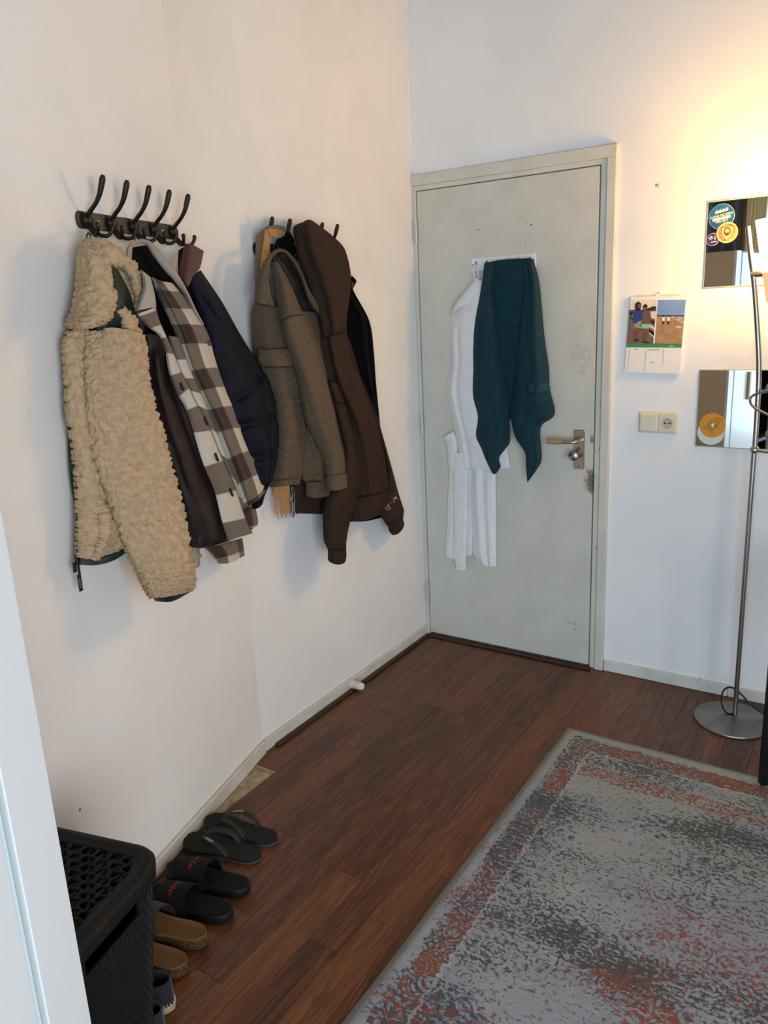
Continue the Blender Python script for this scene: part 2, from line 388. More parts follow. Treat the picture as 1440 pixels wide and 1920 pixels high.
# laminate strips
def plank_mat():
    m = bpy.data.materials.new('laminate'); m.use_nodes = True; nt = NT(m); b = nt.n['Principled BSDF']
    tc = nt.new('ShaderNodeTexCoord').outputs['Object']; oi = nt.new('ShaderNodeObjectInfo').outputs['Random']
    cb = nt.new('ShaderNodeCombineXYZ'); nt.l.new(nt.math('MULTIPLY', oi, 37.0), cb.inputs[0]); nt.l.new(nt.math('MULTIPLY', oi, 91.0), cb.inputs[1]); nt.l.new(nt.math('MULTIPLY', oi, 13.0), cb.inputs[2])
    v = nt.mapping(tc, (1, 1, 1), cb.outputs[0])
    big = nt.noise(nt.mapping(v, (10, 1.0, 10)), 1.0, 3, .5, .5)
    rings = nt.math('SINE', nt.math('MULTIPLY', big, 70.0))
    grain = nt.noise(nt.mapping(v, (130, 3.2, 130)), 1.0, 5, .7, .25)
    fine = nt.noise(nt.mapping(v, (420, 14, 420)), 1.0, 2, .6)
    f = nt.math('ADD', nt.math('MULTIPLY', nt.ramp(rings, -.9, .9), .14), nt.math('MULTIPLY', grain, .88))
    c = nt.mix(nt.ramp(f, .28, .78), '#2e190e', '#80502f')
    line = nt.ramp(nt.math('SINE', nt.math('MULTIPLY', nt.noise(nt.mapping(v, (13, .85, 13)), 1.0, 2, .45, .35), 120.0)), .35, .95)
    c = nt.mix(nt.math('MULTIPLY', nt.math('MULTIPLY', line, nt.ramp(grain, .3, .6)), .62), c, '#24120a')
    tone = nt.mix(oi, '#472818', '#8f5532'); c = nt.mix(.34, c, tone)
    c = nt.mix(nt.math('MULTIPLY', nt.ramp(fine, .56, .72), .65), c, '#241309')
    nt.l.new(c, b.inputs['Base Color'])
    nt.l.new(nt.math('MULTIPLY_ADD', grain, .18, .30), b.inputs['Roughness']); b.inputs['Specular IOR Level'].default_value = .42
    nt.l.new(nt.bump(nt.math('ADD', grain, fine), .10, .0008), b.inputs['Normal']); return m
LAM = plank_mat()
SW = .0922; x0 = .504-SW*6
known = {3: [-1.13], 4: [-1.575], 5: [-1.815, -.598], 6: [-1.68, -1.085], 7: [-.252]}
plank_cache = {}
def plank(xa, xb, ya, yb):
    w, l = round(xb-xa-.0006, 4), round(yb-ya-.0006, 4); key = (w, l)
    if key not in plank_cache:
        mb = MB().bbox((-w/2, -l/2, -.006), (w/2, l/2, 0), .0007)
        me = bpy.data.meshes.new('floor_plank'); me.from_pydata(mb.V, [], mb.F); me.materials.append(LAM); plank_cache[key] = me
    o = bpy.data.objects.new('floor_plank', plank_cache[key])
    COL.objects.link(o); o.parent = floor
    o.location = Vector(np.array([(xa+xb)/2, (ya+yb)/2, 0])-ORIG[floor.name])
for i in range(0, 37):
    xa, xb = x0+i*SW, x0+(i+1)*SW; xa = max(xa, .002)
    if xb < .01 or xa > RX: continue
    xb = min(xb, RX-.002)
    wallx = lambda y: max(0.0, (KINK[1]-y)*.23855/.97113)
    kk = i-2
    joints = sorted(known.get(i-3, []), reverse=True)
    ys = [-.002]
    if not joints: joints = [-.25-random.random()*.7]
    lo_end = RY
    for j in joints: ys.append(j)
    while ys[-1] > RY+.5: ys.append(ys[-1]-random.choice([.6, .75, .9, 1.2]))
    ys[-1] = RY+.002
    if xa < .1:
        ys = [-.002, -.62, -1.29]
    elif xa < 1.2:   # stop before the angled wall
        stop = KINK[1]-xb/.23855*.97113+.02
        ys = [y for y in ys if y > stop]+[max(stop, RY+.002)]
    if xa < .1:
        if xb < .1: continue
        xa, xb = .002, .125
    elif xa < .16: xa = .125
    for a, b_ in zip(ys[:-1], ys[1:]):
        if a-b_ > .02: plank(xa, xb, b_, a)

# skirting boards
bb = MB(); BH = .048
bb.bbox((0, KINK[1]+.002, 0), (.012, -.004, BH), .003)
struct(build_s(bb, 'baseboard_left', TRIM_W, None, 20))
MN = (np.array([[ND[0], NN[0], 0], [ND[1], NN[1], 0], [0, 0, 1]]), KINK)
struct(build_s(MB().bbox((.004, 0, -.004), (4.1, .014, BH), .003, MN), 'baseboard_left_angled', TRIM_W, None, 20))
b2 = MB().bbox((FRX+.002, -.012, 0), (1.372, 0, BH+.002), .003); b2.bbox((1.3745, -.010, 0), (RX, 0, BH), .003)
struct(build_s(b2, 'baseboard_back', TRIM_W, None, 20))
DKWOOD = M('dark_wood_strip', '#3d2014', .45, .4, var=(30, '#2a140c'), stretch=(1, .05, 1))
struct(build_s(MB().bbox((.0125, -1.165, 0), (.034, -.03, .011), .004), 'trim_1', DKWOOD, None, 20))
struct(build_s(MB().bbox((.035, -.05, 0), (.83, -.022, .008), .003), 'trim_2', DKWOOD, None, 20))
# cut end of the laminate at the notch
struct(MB().bbox((.03, -1.300, -.005), (.128, -1.293, .003), .001).build('trim_3', M('worn_edge', '#a58c6c', .8, .2)))

# chips, nail holes and filler dabs on the walls
CHIP = M('old_filler', '#f3f0ea', .9, .1, bump=(300, .5, .002)); HOLE = M('nail_hole', '#2b2824', .9, .1); SCUFF = M('scuff_grey', '#8a8882', .9, .1)
def dab(parent, px, py, fr, r, mat, name='wall_chip', hgt=.0012):
    c = unp(np.array(px), np.array(py), 0.0, fr); mb = MB(); mb.lathe([(r, 0), (r*.8, hgt*.7), (r*.3, hgt)], c, 9, fr.n)
    V = np.array(mb.V); V[:, 2] = c[2]+(V[:, 2]-c[2])*random.uniform(.6, 1.5); mb.V = V.tolist(); mb.build(name, mat, parent, True)
WL = bpy.data.objects['wall_left']; WA = bpy.data.objects['wall_left_angled']
for (px, py, r, m) in ((424, 291, .006, SCUFF), (430, 296, .007, CHIP), (453, 421, .0022, HOLE), (655, 106, .002, HOLE), (731, 608, .004, CHIP), (588, 1175, .002, HOLE), (567, 1242, .0015, HOLE)):
    dab(WL, px, py, FAR, r, m, 'nail_hole' if m is HOLE else 'wall_chip')
for (px, py, r, m) in ((388, 1345, .0018, SCUFF), (312, 1382, .0015, SCUFF), (150, 1518, .004, SCUFF), (322, 409, .0016, HOLE)):
    dab(WA, px, py, NEAR, r, m)
for (px, py, r, m) in ((1231, 347, .005, SCUFF), (1237, 349, .006, CHIP), (1363, 627, .002, CHIP), (1312, 1272, .004, SCUFF), (1340, 1280, .004, SCUFF), (976, 281, .003, CHIP)):
    dab(wall_back, px, py, BACK, r, m)
for p_ in ((1358, .36),): pass

# ------------------------------------------------------------------ door
door = thing('door_1', (.4, 0, 0), None, None); door['kind'] = 'structure'
def door_mat():
    m = bpy.data.materials.new('door_paint'); m.use_nodes = True; nt = NT(m); b = nt.n['Principled BSDF']
    tc = nt.new('ShaderNodeTexCoord').outputs['Object']; sx = nt.new('ShaderNodeSeparateXYZ'); nt.l.new(tc, sx.inputs[0])
    n1 = nt.noise(tc, 6, 4, .6); n2 = nt.noise(tc, 45, 5, .7)
    c = nt.mix(nt.ramp(n1, .35, .7), '#cfccbf', '#c7c4b7')
    def blob(x, z, rx, rz):
        a = nt.math('DIVIDE', nt.math('SUBTRACT', sx.outputs[0], x), rx); c_ = nt.math('DIVIDE', nt.math('SUBTRACT', sx.outputs[2], z), rz)
        return nt.math('SUBTRACT', 1.0, nt.math('SQRT', nt.math('ADD', nt.math('MULTIPLY', a, a), nt.math('MULTIPLY', c_, c_))))
    s1 = nt.ramp(nt.math('ADD', blob(.395, .82, .05, .085), nt.math('MULTIPLY', nt.math('SUBTRACT', n2, .5), 1.6)), .15, .75)
    c = nt.mix(nt.math('MULTIPLY', s1, .9), c, '#6b5a3a')
    s2 = nt.ramp(nt.math('ADD', blob(.345, 1.32, .14, .22), nt.math('MULTIPLY', nt.math('SUBTRACT', n2, .5), 3.0)), .5, 1.3)
    c = nt.mix(nt.math('MULTIPLY', s2, .3), c, '#8f8a78')
    s3 = nt.ramp(nt.math('ADD', blob(.34, .18, .16, .22), nt.math('MULTIPLY', nt.math('SUBTRACT', nt.noise(tc, 70, 3, .7), .5), 4.0)), 1.15, 1.5)
    c = nt.mix(nt.math('MULTIPLY', s3, .6), c, '#7d7a70')
    nt.l.new(c, b.inputs['Base Color']); b.inputs['Roughness'].default_value = .42; b.inputs['Specular IOR Level'].default_value = .4
    nt.l.new(nt.bump(nt.noise(tc, 25, 3), .06, .004), b.inputs['Normal']); return m
DOORM = door_mat()
leaf = build_s(MB().bbox((HINGE_X0, -.012, DZ), (HINGE_X0+DW, .026, DZ+DH), .002), 'door_leaf', DOORM, door, 20)
fr_m = MB()
fr_m.bbox((.0, -.016, 0), (HINGE_X0-.003, .03, 2.034), .002)                       # hinge jamb
fr_m.bbox((0, -.010, DZ+DH+.0035), (.839, .0255, 2.0505), .002)                        # inner head
fr_m.bbox((0, -.020, 2.050), (FRX, .02, 2.0945), .003)                             # head casing
fr_m.bbox((HINGE_X0+DW+.0045, -.008, 0), (.842, .06, 2.05), .002)                  # strike jamb
fr_m.bbox((.8395, -.0195, 0), (FRX-.0003, .0195, 2.052), .003)                             # casing
fr_m.box((.0, .026, 0), (.84, .06, 2.05))
build_s(fr_m, 'door_frame', TRIM, door, 20)
gap = MB().box((.0, .0265, 0), (.84, .03, 2.04)); gap.build('gap_shade_sheet', GAP_SHADE, door)  # black sheet behind the leaf, painting the shade of the gap
def hinge(z):
    mb = MB()
    for k in range(5): mb.lathe([(.0062, -.045+k*.018), (.0062, -.0285+k*.018)], (HINGE_X0-.003, -.020, z), 12)
    mb.lathe([(.003, -.05), (.003, .052)], (HINGE_X0-.003, -.020, z), 8)
    mb.box((HINGE_X0-.02, -.0175, z-.045), (HINGE_X0-.003, -.0155, z+.045))
    return build_s(mb, 'hinge', M('hinge_paint', '#c9c8c0', .4, .5, metal=.2), door, 30)
for z in (1.865, 1.035, .228): hinge(z)
for (px, py) in ((890.5, 430.5), (897, 431), (989, 419.5), (996, 421), (985.5, 454), (985.5, 463)):
    c = unp(np.array(px), np.array(py), .0125, BACK); MB().lathe([(.0028 if px in (897, 996) else .0018, 0), (.001, .0004)], c, 8, (0, -1, 0)).build('screw_hole', HOLE, leaf)
for (px, py) in ((1125, 756), (1124, 842), (1116, 894), (1118, 1027)):
    c = unp(np.array(px), np.array(py), .0205 if px > 1117 else .0125, BACK); MB().lathe([(.0025, 0), (.001, .0004)], c, 8, (0, -1, 0)).build('screw_hole', HOLE, bpy.data.objects['door_frame'])
# lever handle set
hx = .7515; lk = thing_part = MB().bbox((.731, -.019, .879), (.7765, -.012, 1.041), .003)
esc = build_s(lk, 'lock_plate', SATIN, door, 25)
lev = MB().lathe([(.0105, 0), (.0105, .03), (.009, .034)], (.757, -.019, .998), 20, (0, -1, 0))
Lp = cr(np.array([(.757, -.046, .998), (.752, -.058, .998), (.735, -.064, .997), (.70, -.065, .996), (.665, -.064, .995), (.636, -.063, .994)]), 24)
lev.tube(Lp, [.009]*24, 14, (1.0, .85)); build_s(lev, 'door_handle', SATIN, esc, 40)
grip = MB().tube(np.array([(.70, -.0655, .9965), (.668, -.0650, .9955), (.6355, -.0640, .9945)]), .0105, 14); build_s(grip, 'handle_grip', M('wood_grip', '#b59a6c', .4, .4, metal=.3), esc, 40)
kn = MB().lathe([(.008, 0), (.008, .014), (.017, .022), (.0215, .032), (.0185, .043), (.008, .047)], (.744, -.019, .940), 10, (0, -1, 0)); build_s(kn, 'thumb_turn', M('knob_steel', '#a9a7a2', .28, .5, metal=1.0), esc, 45)
for (x, z) in ((.754, 1.031), (.754, .967), (.754, .889)): MB().lathe([(.003, 0), (.003, .0012)], (x, -.019, z), 10, (0, -1, 0)).build('screw', HOLE if z < 1 else SATIN, esc)
MB().bbox((.7995, -.0135, .99), (.811, -.0118, 1.02), .0003).build('latch_plate', SATIN, door)


# ------------------------------------------------------------------ coat racks
def hook_mesh():
    """local: x along the wall, y out of the wall, z up; origin at the boss on the plate"""
    mb = MB()
    mb.lathe([(.0165, 0), (.0165, .006), (.0145, .011), (.009, .0145), (.002, .0155)], (0, 0, 0), 20, (0, 1, 0))
    P = cr(np.array([(0, .006, .008), (0, .018, .020), (0, .034, .034), (0, .048, .052), (0, .058, .074), (0, .066, .094)]), 22)
    mb.tube(P, np.interp(np.linspace(0, 1, 22), [0, .45, .75, .93, 1], [.0055, .0050, .0068, .0075, .004]), 12)
    for s in (-1, 1):
        P = cr(np.array([(s*.003, .006, -.008), (s*.006, .016, -.024), (s*.012, .030, -.036), (s*.020, .044, -.036), (s*.026, .052, -.024), (s*.028, .054, -.010)]), 20)
        mb.tube(P, np.interp(np.linspace(0, 1, 20), [0, .8, .95, 1], [.0050, .0046, .0058, .003]), 10)
    return mb
HM = hook_mesh(); hook_me = bpy.data.meshes.new('hook'); hook_me.from_pydata([tuple(v) for v in HM.V], [], HM.F); hook_me.materials.append(BLACK_METAL)
hook_me.polygons.foreach_set('use_smooth', [True]*len(hook_me.polygons)); hook_me.set_sharp_from_angle(angle=math.radians(50))
def rack(org, along, nrm, L, hooks, screws, label, n_round=8):
    along = np.array(along, float); nrm = np.array(nrm, float)
    r = thing('coat_rack', org, label, 'coat rack', 'wall coat racks')
    Mx = (np.stack([along, nrm, np.array([0, 0, 1.0])], 1), np.array(org, float)); h = .0195
    poly = []
    for (cx, a0) in ((L-.012, -90), (0+.012, 90)):
        for k in range(n_round+1):
            t = math.radians(a0+180*k/n_round); poly.append((cx+.012*math.cos(t), h*math.sin(t)))
    V = MB(); n = len(poly)
    for (y, s) in ((0, 1), (.0035, 1), (.005, .93)):
        V.V += [(p[0], y, p[1]*s) for p in poly]
    V.F = [tuple(range(n))]+[(i, (i+1) % n, n+(i+1) % n, n+i) for i in range(n)]+[(n+i, n+(i+1) % n, 2*n+(i+1) % n, 2*n+i) for i in range(n)]+[tuple(range(3*n-1, 2*n-1, -1))]
    V.V = (np.array(V.V) @ Mx[0].T + Mx[1]).tolist(); pl = build_s(V, 'plate', PLATE_METAL, r, 30)
    for x in hooks:
        o = bpy.data.objects.new('hook', hook_me); COL.objects.link(o); o.parent = r
        o.matrix_local = Matrix([list(along)+[0], list(nrm)+[0], [0, 0, 1, 0], [0, 0, 0, 1]]).transposed().to_4x4() if False else Matrix((
            (along[0], nrm[0], 0, along[0]*x+nrm[0]*.005), (along[1], nrm[1], 0, along[1]*x+nrm[1]*.005), (0, 0, 1, 0), (0, 0, 0, 1)))
    for x in screws:
        c = np.array(org)+along*x+nrm*.005; MB().lathe([(.0042, 0), (.0035, .0012), (.001, .0016)], c, 12, nrm).build('screw', M('screw_zinc', '#d8d4cc', .35, .5, metal=.4), r, True)
    return r
# first rack: s from .615 (nearest the camera) back to .205
rack(near_pt(.622, .0005, 1.782), -ND, NN, .415, [.030, .119, .2075, .296, .385], [.074, .341], 'dark bronze coat rack with five black hooks, holding the fleece jacket')
rack((0.0005, -1.045, 1.758), (0, 1, 0), (1, 0, 0), .415, [.030, .119, .2075, .296, .385], [.074, .341], 'dark coat rack mostly hidden behind brown jacket and hoodie')

# ------------------------------------------------------------------ floor lamp
LX, LY = 1.427, -.185
lamp = thing('floor_lamp', (LX, LY, 0), 'steel floor lamp with frosted glass uplighter beside the mirrors', 'floor lamp')
bs = MB().lathe([(.134, .0), (.136, .004), (.1345, .008), (.10, .0125), (.05, .018), (.018, .022), (.010, .024)], (LX-.003, LY-.005, 0), 64); build_s(bs, 'base', M('lamp_base_steel', '#8d8a84', .38, .5, metal=.9, var=(9, '#77746e')), lamp, 30)
build_s(MB().tube(np.array([(LX+.002, LY, .02), (LX, LY, .5), (LX-.001, LY, 1.03)]), .0085, 16), 'pole', CHROME, lamp, 40)
up_pts = cr(np.array([(1.427, LY, 1.03), (1.4255, LY, 1.16), (1.421, LY, 1.299), (1.406, LY, 1.439), (1.387, LY, 1.577), (1.370, LY, 1.67), (1.356, LY, 1.752)]), 50)
build_s(MB().tube(up_pts, .0085, 16), 'curved_rod', CHROME, lamp, 40)
jb = MB(); jb.lathe([(.001, -.014)]+[(.0145*math.cos(t), .0145*math.sin(t)) for t in np.linspace(-1.2, 1.2, 11)]+[(.001, .014)], (1.427, LY, 1.027), 24)
joint = build_s(jb, 'ball_joint', SATIN, lamp, 40)
arm = MB()
A = cr(np.array([(1.436, LY-.003, 1.024), (1.48, LY-.012, 1.022), (1.60, LY-.03, 1.024), (1.66, LY-.04, 1.06), (1.63, LY-.05, 1.105), (1.53, LY-.055, 1.130), (1.44, LY-.045, 1.165), (1.412, LY-.028, 1.182), (1.404, LY-.018, 1.20), (1.416, LY-.022, 1.216), (1.45, LY-.03, 1.23), (1.52, LY-.04, 1.252), (1.60, LY-.05, 1.272)]), 110)
A[:, 1] = np.where(np.arange(110) > 80, A[:, 1]-.004, A[:, 1]); arm.tube(A, .0042, 10); build_s(arm, 'bent_arm', CHROME, lamp, 40)
rh = MB().lathe([(.012, 0), (.022, .012), (.036, .05), (.038, .056), (.034, .052), (.012, .01)], (1.60, LY-.05, 1.272), 24, (.8, -.1, -.6)); build_s(rh, 'reading_head', CHROME, lamp, 40)
SXc, RT, RB, ZT, ZM, ZB = 1.484, .105, .056, 1.766, 1.606, 1.508
br = MB().tube(np.array([(1.376, LY-.0, 1.604), (1.393, LY, 1.6045), (SXc-.069, LY, 1.605)]), .0115, 18); build_s(br, 'shade_bracket', M('bracket_steel', '#a58e7c', .3, .5, metal=.9), lamp, 40)
def emat(name, col, e):
    m = bpy.data.materials.new(name); m.use_nodes = True; b = m.node_tree.nodes['Principled BSDF']
    b.inputs['Base Color'].default_value = (.8, .72, .6, 1); b.inputs['Roughness'].default_value = .4
    b.inputs['Emission Color'].default_value = (*col, 1); b.inputs['Emission Strength'].default_value = e; return m
rr = lambda z: RB+(RT-RB)*(z-ZB)/(ZT-ZB)
outer = [(rr(z), z) for z in np.linspace(ZM, ZT, 8)]; inner = [(rr(z)-.004, z) for z in np.linspace(ZT, ZM, 8)]
def shell(prof, c, n=56):
    V = []; F = []; m = len(prof)
    for r, z in prof:
        for k in range(n): t = 2*math.pi*k/n; V.append((c[0]+r*math.cos(t), c[1]+r*math.sin(t), z))
    for i in range(m):
        j = (i+1) % m
        for k in range(n): F.append((i*n+k, i*n+(k+1) % n, j*n+(k+1) % n, j*n+k))
    mb = MB(); mb.V = V; mb.F = F; return mb
build_s(shell(outer+inner, (SXc, LY)), 'glass_shade', emat('lit_frosted_glass', LAMP_COL, LAMP_SHADE_E), lamp, 40)
cup = MB().lathe([(.006, ZB+.002), (RB-.012, ZB), (RB-.003, ZB+.004), (RB+.0015, ZB+.012), (rr(ZM-.05), ZM-.05), (rr(ZM), ZM-.0005), (rr(ZM)-.006, ZM-.0008)], (SXc, LY, 0), 56)
build_s(cup, 'glass_cup', emat('lit_amber_glass', (1.0, .32, .04), LAMP_CUP_E), lamp, 40)
build_s(MB().lathe([(.006, 0), (.010, .01), (.016, .025), (.013, .04), (.004, .048)], (SXc, LY, ZM+.001), 20), 'bulb', emat('bulb_glass', LAMP_COL, 20), lamp, 40)
pl = bpy.data.lights.new('lamp_bulb_light', 'POINT'); pl.energy = LAMP_BULB_W; pl.color = LAMP_COL; pl.shadow_soft_size = .015
po = bpy.data.objects.new('lamp_bulb_light', pl); COL.objects.link(po); po.location = (SXc, LY, 1.674)
cd = MB(); cdp = cr(np.array([(1.424, LY-.010, .030), (1.405, LY-.006, .024), (1.385, LY+.01, .035), (1.373, LY+.04, .062), (1.380, LY+.06, .088), (1.405, LY+.06, .100), (1.44, LY+.05, .085), (1.48, LY+.045, .05), (1.54, LY+.05, .02), (1.62, LY+.06, .005), (1.9, LY+.08, .005)]), 90)
cd.tube(cdp, .0034, 8); build_s(cd, 'power_cord', M('black_rubber_cord', '#0d0d0d', .5, .4), lamp, 50)

# ------------------------------------------------------------------ mirrors with stickers
def flat_on_wall(V2, x, z, y, a=0.0):
    """2d shape (right, up) -> points on the back wall"""
    V = rot2(np.array(V2, float), a); return np.stack([x+V[:, 0], np.full(len(V), y), z+V[:, 1]], 1)
def disc(x, z, r, y0, y1, mat, name, parent, n=40, inner=0.0):
    mb = MB()
    if inner: 
        pr = [(inner, 0), (inner, y0-y1), (r, y0-y1), (r, 0)]
        V = []; F = []
        for (q, h) in pr:
            for k in range(n): t = 2*math.pi*k/n; V.append((x+q*math.cos(t), y0-h, z+q*math.sin(t)))
        for i in range(4):
            j = (i+1) % 4
            for k in range(n): F.append((i*n+k, i*n+(k+1) % n, j*n+(k+1) % n, j*n+k))
        mb.add(V, F)
    else: mb.lathe([(r, 0), (r, y0-y1)], (x, y0, z), n, (0, -1, 0))
    return mb.build(name, mat, parent)
def flat_poly(pts, y, mat, name, parent, th=.0003):
    """polygon in (x,z) on the back wall as a thin slab"""
    P = np.array(pts, float); n = len(P); mb = MB()
    mb.V = [(p[0], y, p[1]) for p in P]+[(p[0], y-th, p[1]) for p in P]
    mb.F = [tuple(range(n)), tuple(range(2*n-1, n-1, -1))]+[(i, n+i, n+(i+1) % n, (i+1) % n) for i in range(n)]
    return mb.build(name, mat, parent)
def wall_text(body, size, x, z, y, a, mat, name, parent, spacing=1.0):
    V, F = text_geo(body, size, spacing=spacing); mb = MB(); mb.add(flat_on_wall(V, x, z, y, a), F); return mb.build(name, mat, parent)
GLASS_EDGE = M('mirror_glass_edge', '#b9c2b8', .15, .6)
def mirror(x, z, w, h, label):
    t = thing('mirror_tile', (x+w/2, -.002, z), label, 'mirror', 'square mirror tiles')
    build_s(MB().bbox((x, -.0055, z), (x+w, -.0005, z+h), .0018), 'glass_body', GLASS_EDGE, t, 20)
    MB().box((x+.004, -.0062, z+.004), (x+w-.004, -.0054, z+h-.004)).build('mirror_face', MIRROR, t); return t
MZ1, MZ2 = 1.569, .995
m1 = mirror(1.194, MZ1, .295, .292, 'upper square mirror tile with three round stickers in its corner')
m2 = mirror(1.197, MZ2, .295, .288, 'lower square mirror tile with orange and white round stickers')
st_blue = M('sticker_blue', '#134878', .35, .5, var=(30, '#1c5a8e')); st_white = M('sticker_white', '#f0ead8', .4, .4); st_navy = M('sticker_ink', '#1b2b4a', .5, .3)
def at_back(px, py, y=-.0065):
    p = unp(np.array(float(px)), np.array(float(py)), -y, BACK); return p[0], p[2]
TILT = .16
# blue anniversary sticker
bx, bz = at_back(1353, 406); s1 = disc(bx, bz, .041, -.0062, -.0069, st_blue, 'round_sticker', m1); tag(s1, 'blue round sticker with white lettering')
disc(bx, bz, .0418, -.0062, -.0067, M('sticker_edge', '#c7d6e2', .4, .4), 'sticker_rim', s1, 40, .0405)
for k in range(4):
    cx, cz = bx-.0165+k*.0105, bz+.0165+k*.0022
    flat_poly([(cx-.0045, cz-.006), (cx+.0045, cz-.005), (cx+.0048, cz+.003), (cx+.002, cz+.0005), (cx+.0005, cz+.0075), (cx-.002, cz+.0005), (cx-.0045, cz+.002)], -.0070, st_white, 'crown_mark', s1)
wall_text('CLONE RECORDS', .0092, bx-.001, bz+.004, -.0071, TILT, st_white, 'lettering', s1)
flat_poly(flat_on_wall([(-.029, -.0045), (.029, -.0045), (.029, .0045), (-.029, .0045)], bx, bz-.0055, 0, TILT)[:, [0, 2]].tolist(), -.0070, st_white, 'sticker_band', s1)
wall_text('25 YEARS', .0100, bx, bz-.0055, -.0075, TILT, st_navy, 'lettering', s1)
wall_text('1992-2017', .0100, bx+.001, bz-.0155, -.0071, TILT, st_white, 'lettering', s1)
# purple Hi sticker
px_, pz_ = at_back(1336.5, 449); s2 = disc(px_, pz_, .0205, -.0062, -.0070, M('sticker_purple', '#3c2168', .4, .4), 'round_sticker', m1); tag(s2, 'small purple round sticker reading Hi')
disc(px_, pz_, .0212, -.0062, -.0068, st_white, 'sticker_rim', s2, 40, .0203)
def bar(cx, cz, L, w, a, y, mat, name, parent): return flat_poly(flat_on_wall([(-L/2, -w/2), (L/2, -w/2), (L/2, w/2), (-L/2, w/2)], cx, cz, 0, a)[:, [0, 2]].tolist(), y, mat, name, parent)
for (dx, dz, L, w, a) in ((-.0098, .0035, .0120, .0026, 2.3+.1), (-.0035, .0078, .0120, .0026, 2.3+.1), (-.0066, .0056, .0065, .0024, .75), (.0075, .0030, .0075, .0026, 1.7), (.0065, .0105, .0028, .0028, .1), (.0035, -.0080, .0180, .0024, .12)):
    bar(px_+dx, pz_+dz, L, w, a, -.0071, st_white, 'lettering', s2)
# shield sticker
gx, gz = at_back(1363.5, 436); st_gold = M('sticker_cream', '#c2ad78', .4, .4); st_brown = M('sticker_brown_ink', '#5b3a29', .5, .3); st_dark = M('sticker_dark_ink', '#231c18', .5, .3)
s3 = disc(gx, gz, .0345, -.0062, -.0074, st_gold, 'round_sticker', m1); tag(s3, 'cream round sticker with a shield emblem and dark stripes')
for k in range(-9, 10):
    h = k*.0031; L = math.sqrt(max(0, .031**2-h*h))
    if L > .004: flat_poly([(gx-L, gz+h-.0008+.15*L*-1+.004), (gx+L, gz+h-.0008+.15*L-.004), (gx+L, gz+h+.0008+.15*L-.004), (gx-L, gz+h+.0008-.15*L+.004)], -.0075, st_dark, 'sticker_stripe', s3, .0002)
disc(gx, gz, .0345, -.0074, -.0079, st_gold, 'sticker_rim', s3, 44, .0305)
shp = lambda k: [(gx+k*a, gz+k*b) for a, b in ((-.020, .017), (-.010, .019), (0, .025), (.010, .021), (.020, .019), (.019, .004), (.012, -.012), (0, -.027), (-.013, -.012), (-.019, .003))]
flat_poly(shp(1.0), -.0078, st_dark, 'shield_outline', s3); flat_poly(shp(.93), -.0081, st_gold, 'shield', s3)
flat_poly([(gx+.0115*math.cos(t), gz+.004+.0145*math.sin(t)) for t in np.linspace(0, 6.28, 24)[:-1]], -.0084, st_brown, 'emblem', s3)
flat_poly([(gx+.0075*math.cos(t), gz+.005+.008*math.sin(t)) for t in np.linspace(0, 6.28, 20)[:-1]], -.0087, st_gold, 'emblem', s3)
flat_poly([(gx-.007, gz), (gx+.007, gz), (gx+.005, gz-.009), (gx, gz-.012), (gx-.005, gz-.009)], -.0090, st_brown, 'emblem', s3)
for dx in (-.003, .003): disc(gx+dx, gz+.006, .0012, -.0087, -.0091, st_brown, 'emblem', s3, 10)
# lower mirror: white sticker under an orange one
wx, wz = at_back(1333, 810.5); s4 = disc(wx, wz, .0475, -.0062, -.0068, M('sticker_pale', '#cfd2c6', .5, .3), 'round_sticker', m2, 48); tag(s4, 'pale blank round sticker partly covered by the orange one')
ox, oz = at_back(1336, 797.5); s5 = disc(ox, oz, .0455, -.0068, -.0075, M('sticker_orange', '#cf8a1c', .45, .4), 'round_sticker', m2, 48); tag(s5, 'orange round sticker reading B4R over a country map')
mapm = M('sticker_map_ink', '#a86f12', .5, .3, var=(900, '#c58c25', .45, .55))
flat_poly([(ox+a*.045, oz+b*.045) for a, b in ((-.30, .05), (-.22, .55), (-.05, .62), (.02, .42), (.12, .66), (.60, .72), (.72, .45), (.52, .1), (.40, -.1), (.05, -.42), (.10, -.62), (-.04, -.86), (-.12, -.6), (-.40, -.30), (-.78, -.30), (-.80, -.15), (-.45, .0))], -.0076, mapm, 'map_mark', s5)
stb = M('sticker_teal_ink', '#2f6f8a', .5, .3)
wall_text('B', .020, ox-.0125, oz+.0015, -.0080, 0, stb, 'lettering', s5); wall_text('4', .024, ox, oz, -.0083, -.12, M('sticker_pure_white', '#ffffff', .5, .3), 'lettering', s5); wall_text('R', .020, ox+.0135, oz-.0035, -.0080, -.05, stb, 'lettering', s5)

# ------------------------------------------------------------------ light switch with socket
sw = thing('switch_socket', (1.06, 0, 1.04), 'cream light switch and wall socket in one plate under the calendar', 'wall socket')
build_s(MB().bbox((.988, -.012, 1.040), (1.132, 0, 1.121), .004), 'cover_plate', CREAM_PL, sw, 20)
build_s(MB().bbox((.993, -.0175, 1.047), (1.058, -.011, 1.114), .003), 'rocker', M('rocker_cream', '#dcd3bc', .4, .5), sw, 20)
build_s(MB().bbox((1.064, -.0145, 1.047), (1.127, -.011, 1.114), .003), 'socket_plate', CREAM_PL, sw, 20)
sk = disc(1.096, 1.0805, .0225, -.0142, -.0158, CREAM_PL, 'socket_ring', sw, 32, .0195)
sd = disc(1.096, 1.0805, .0195, -.0142, -.0147, M('socket_well', '#b7ae98', .5, .4), 'socket_well', sw, 32)
for dx in (-.0095, .0095, 0): disc(1.096+dx, 1.0805, .0032 if dx else .002, -.0146, -.0152, HOLE, 'socket_hole', sd, 12)
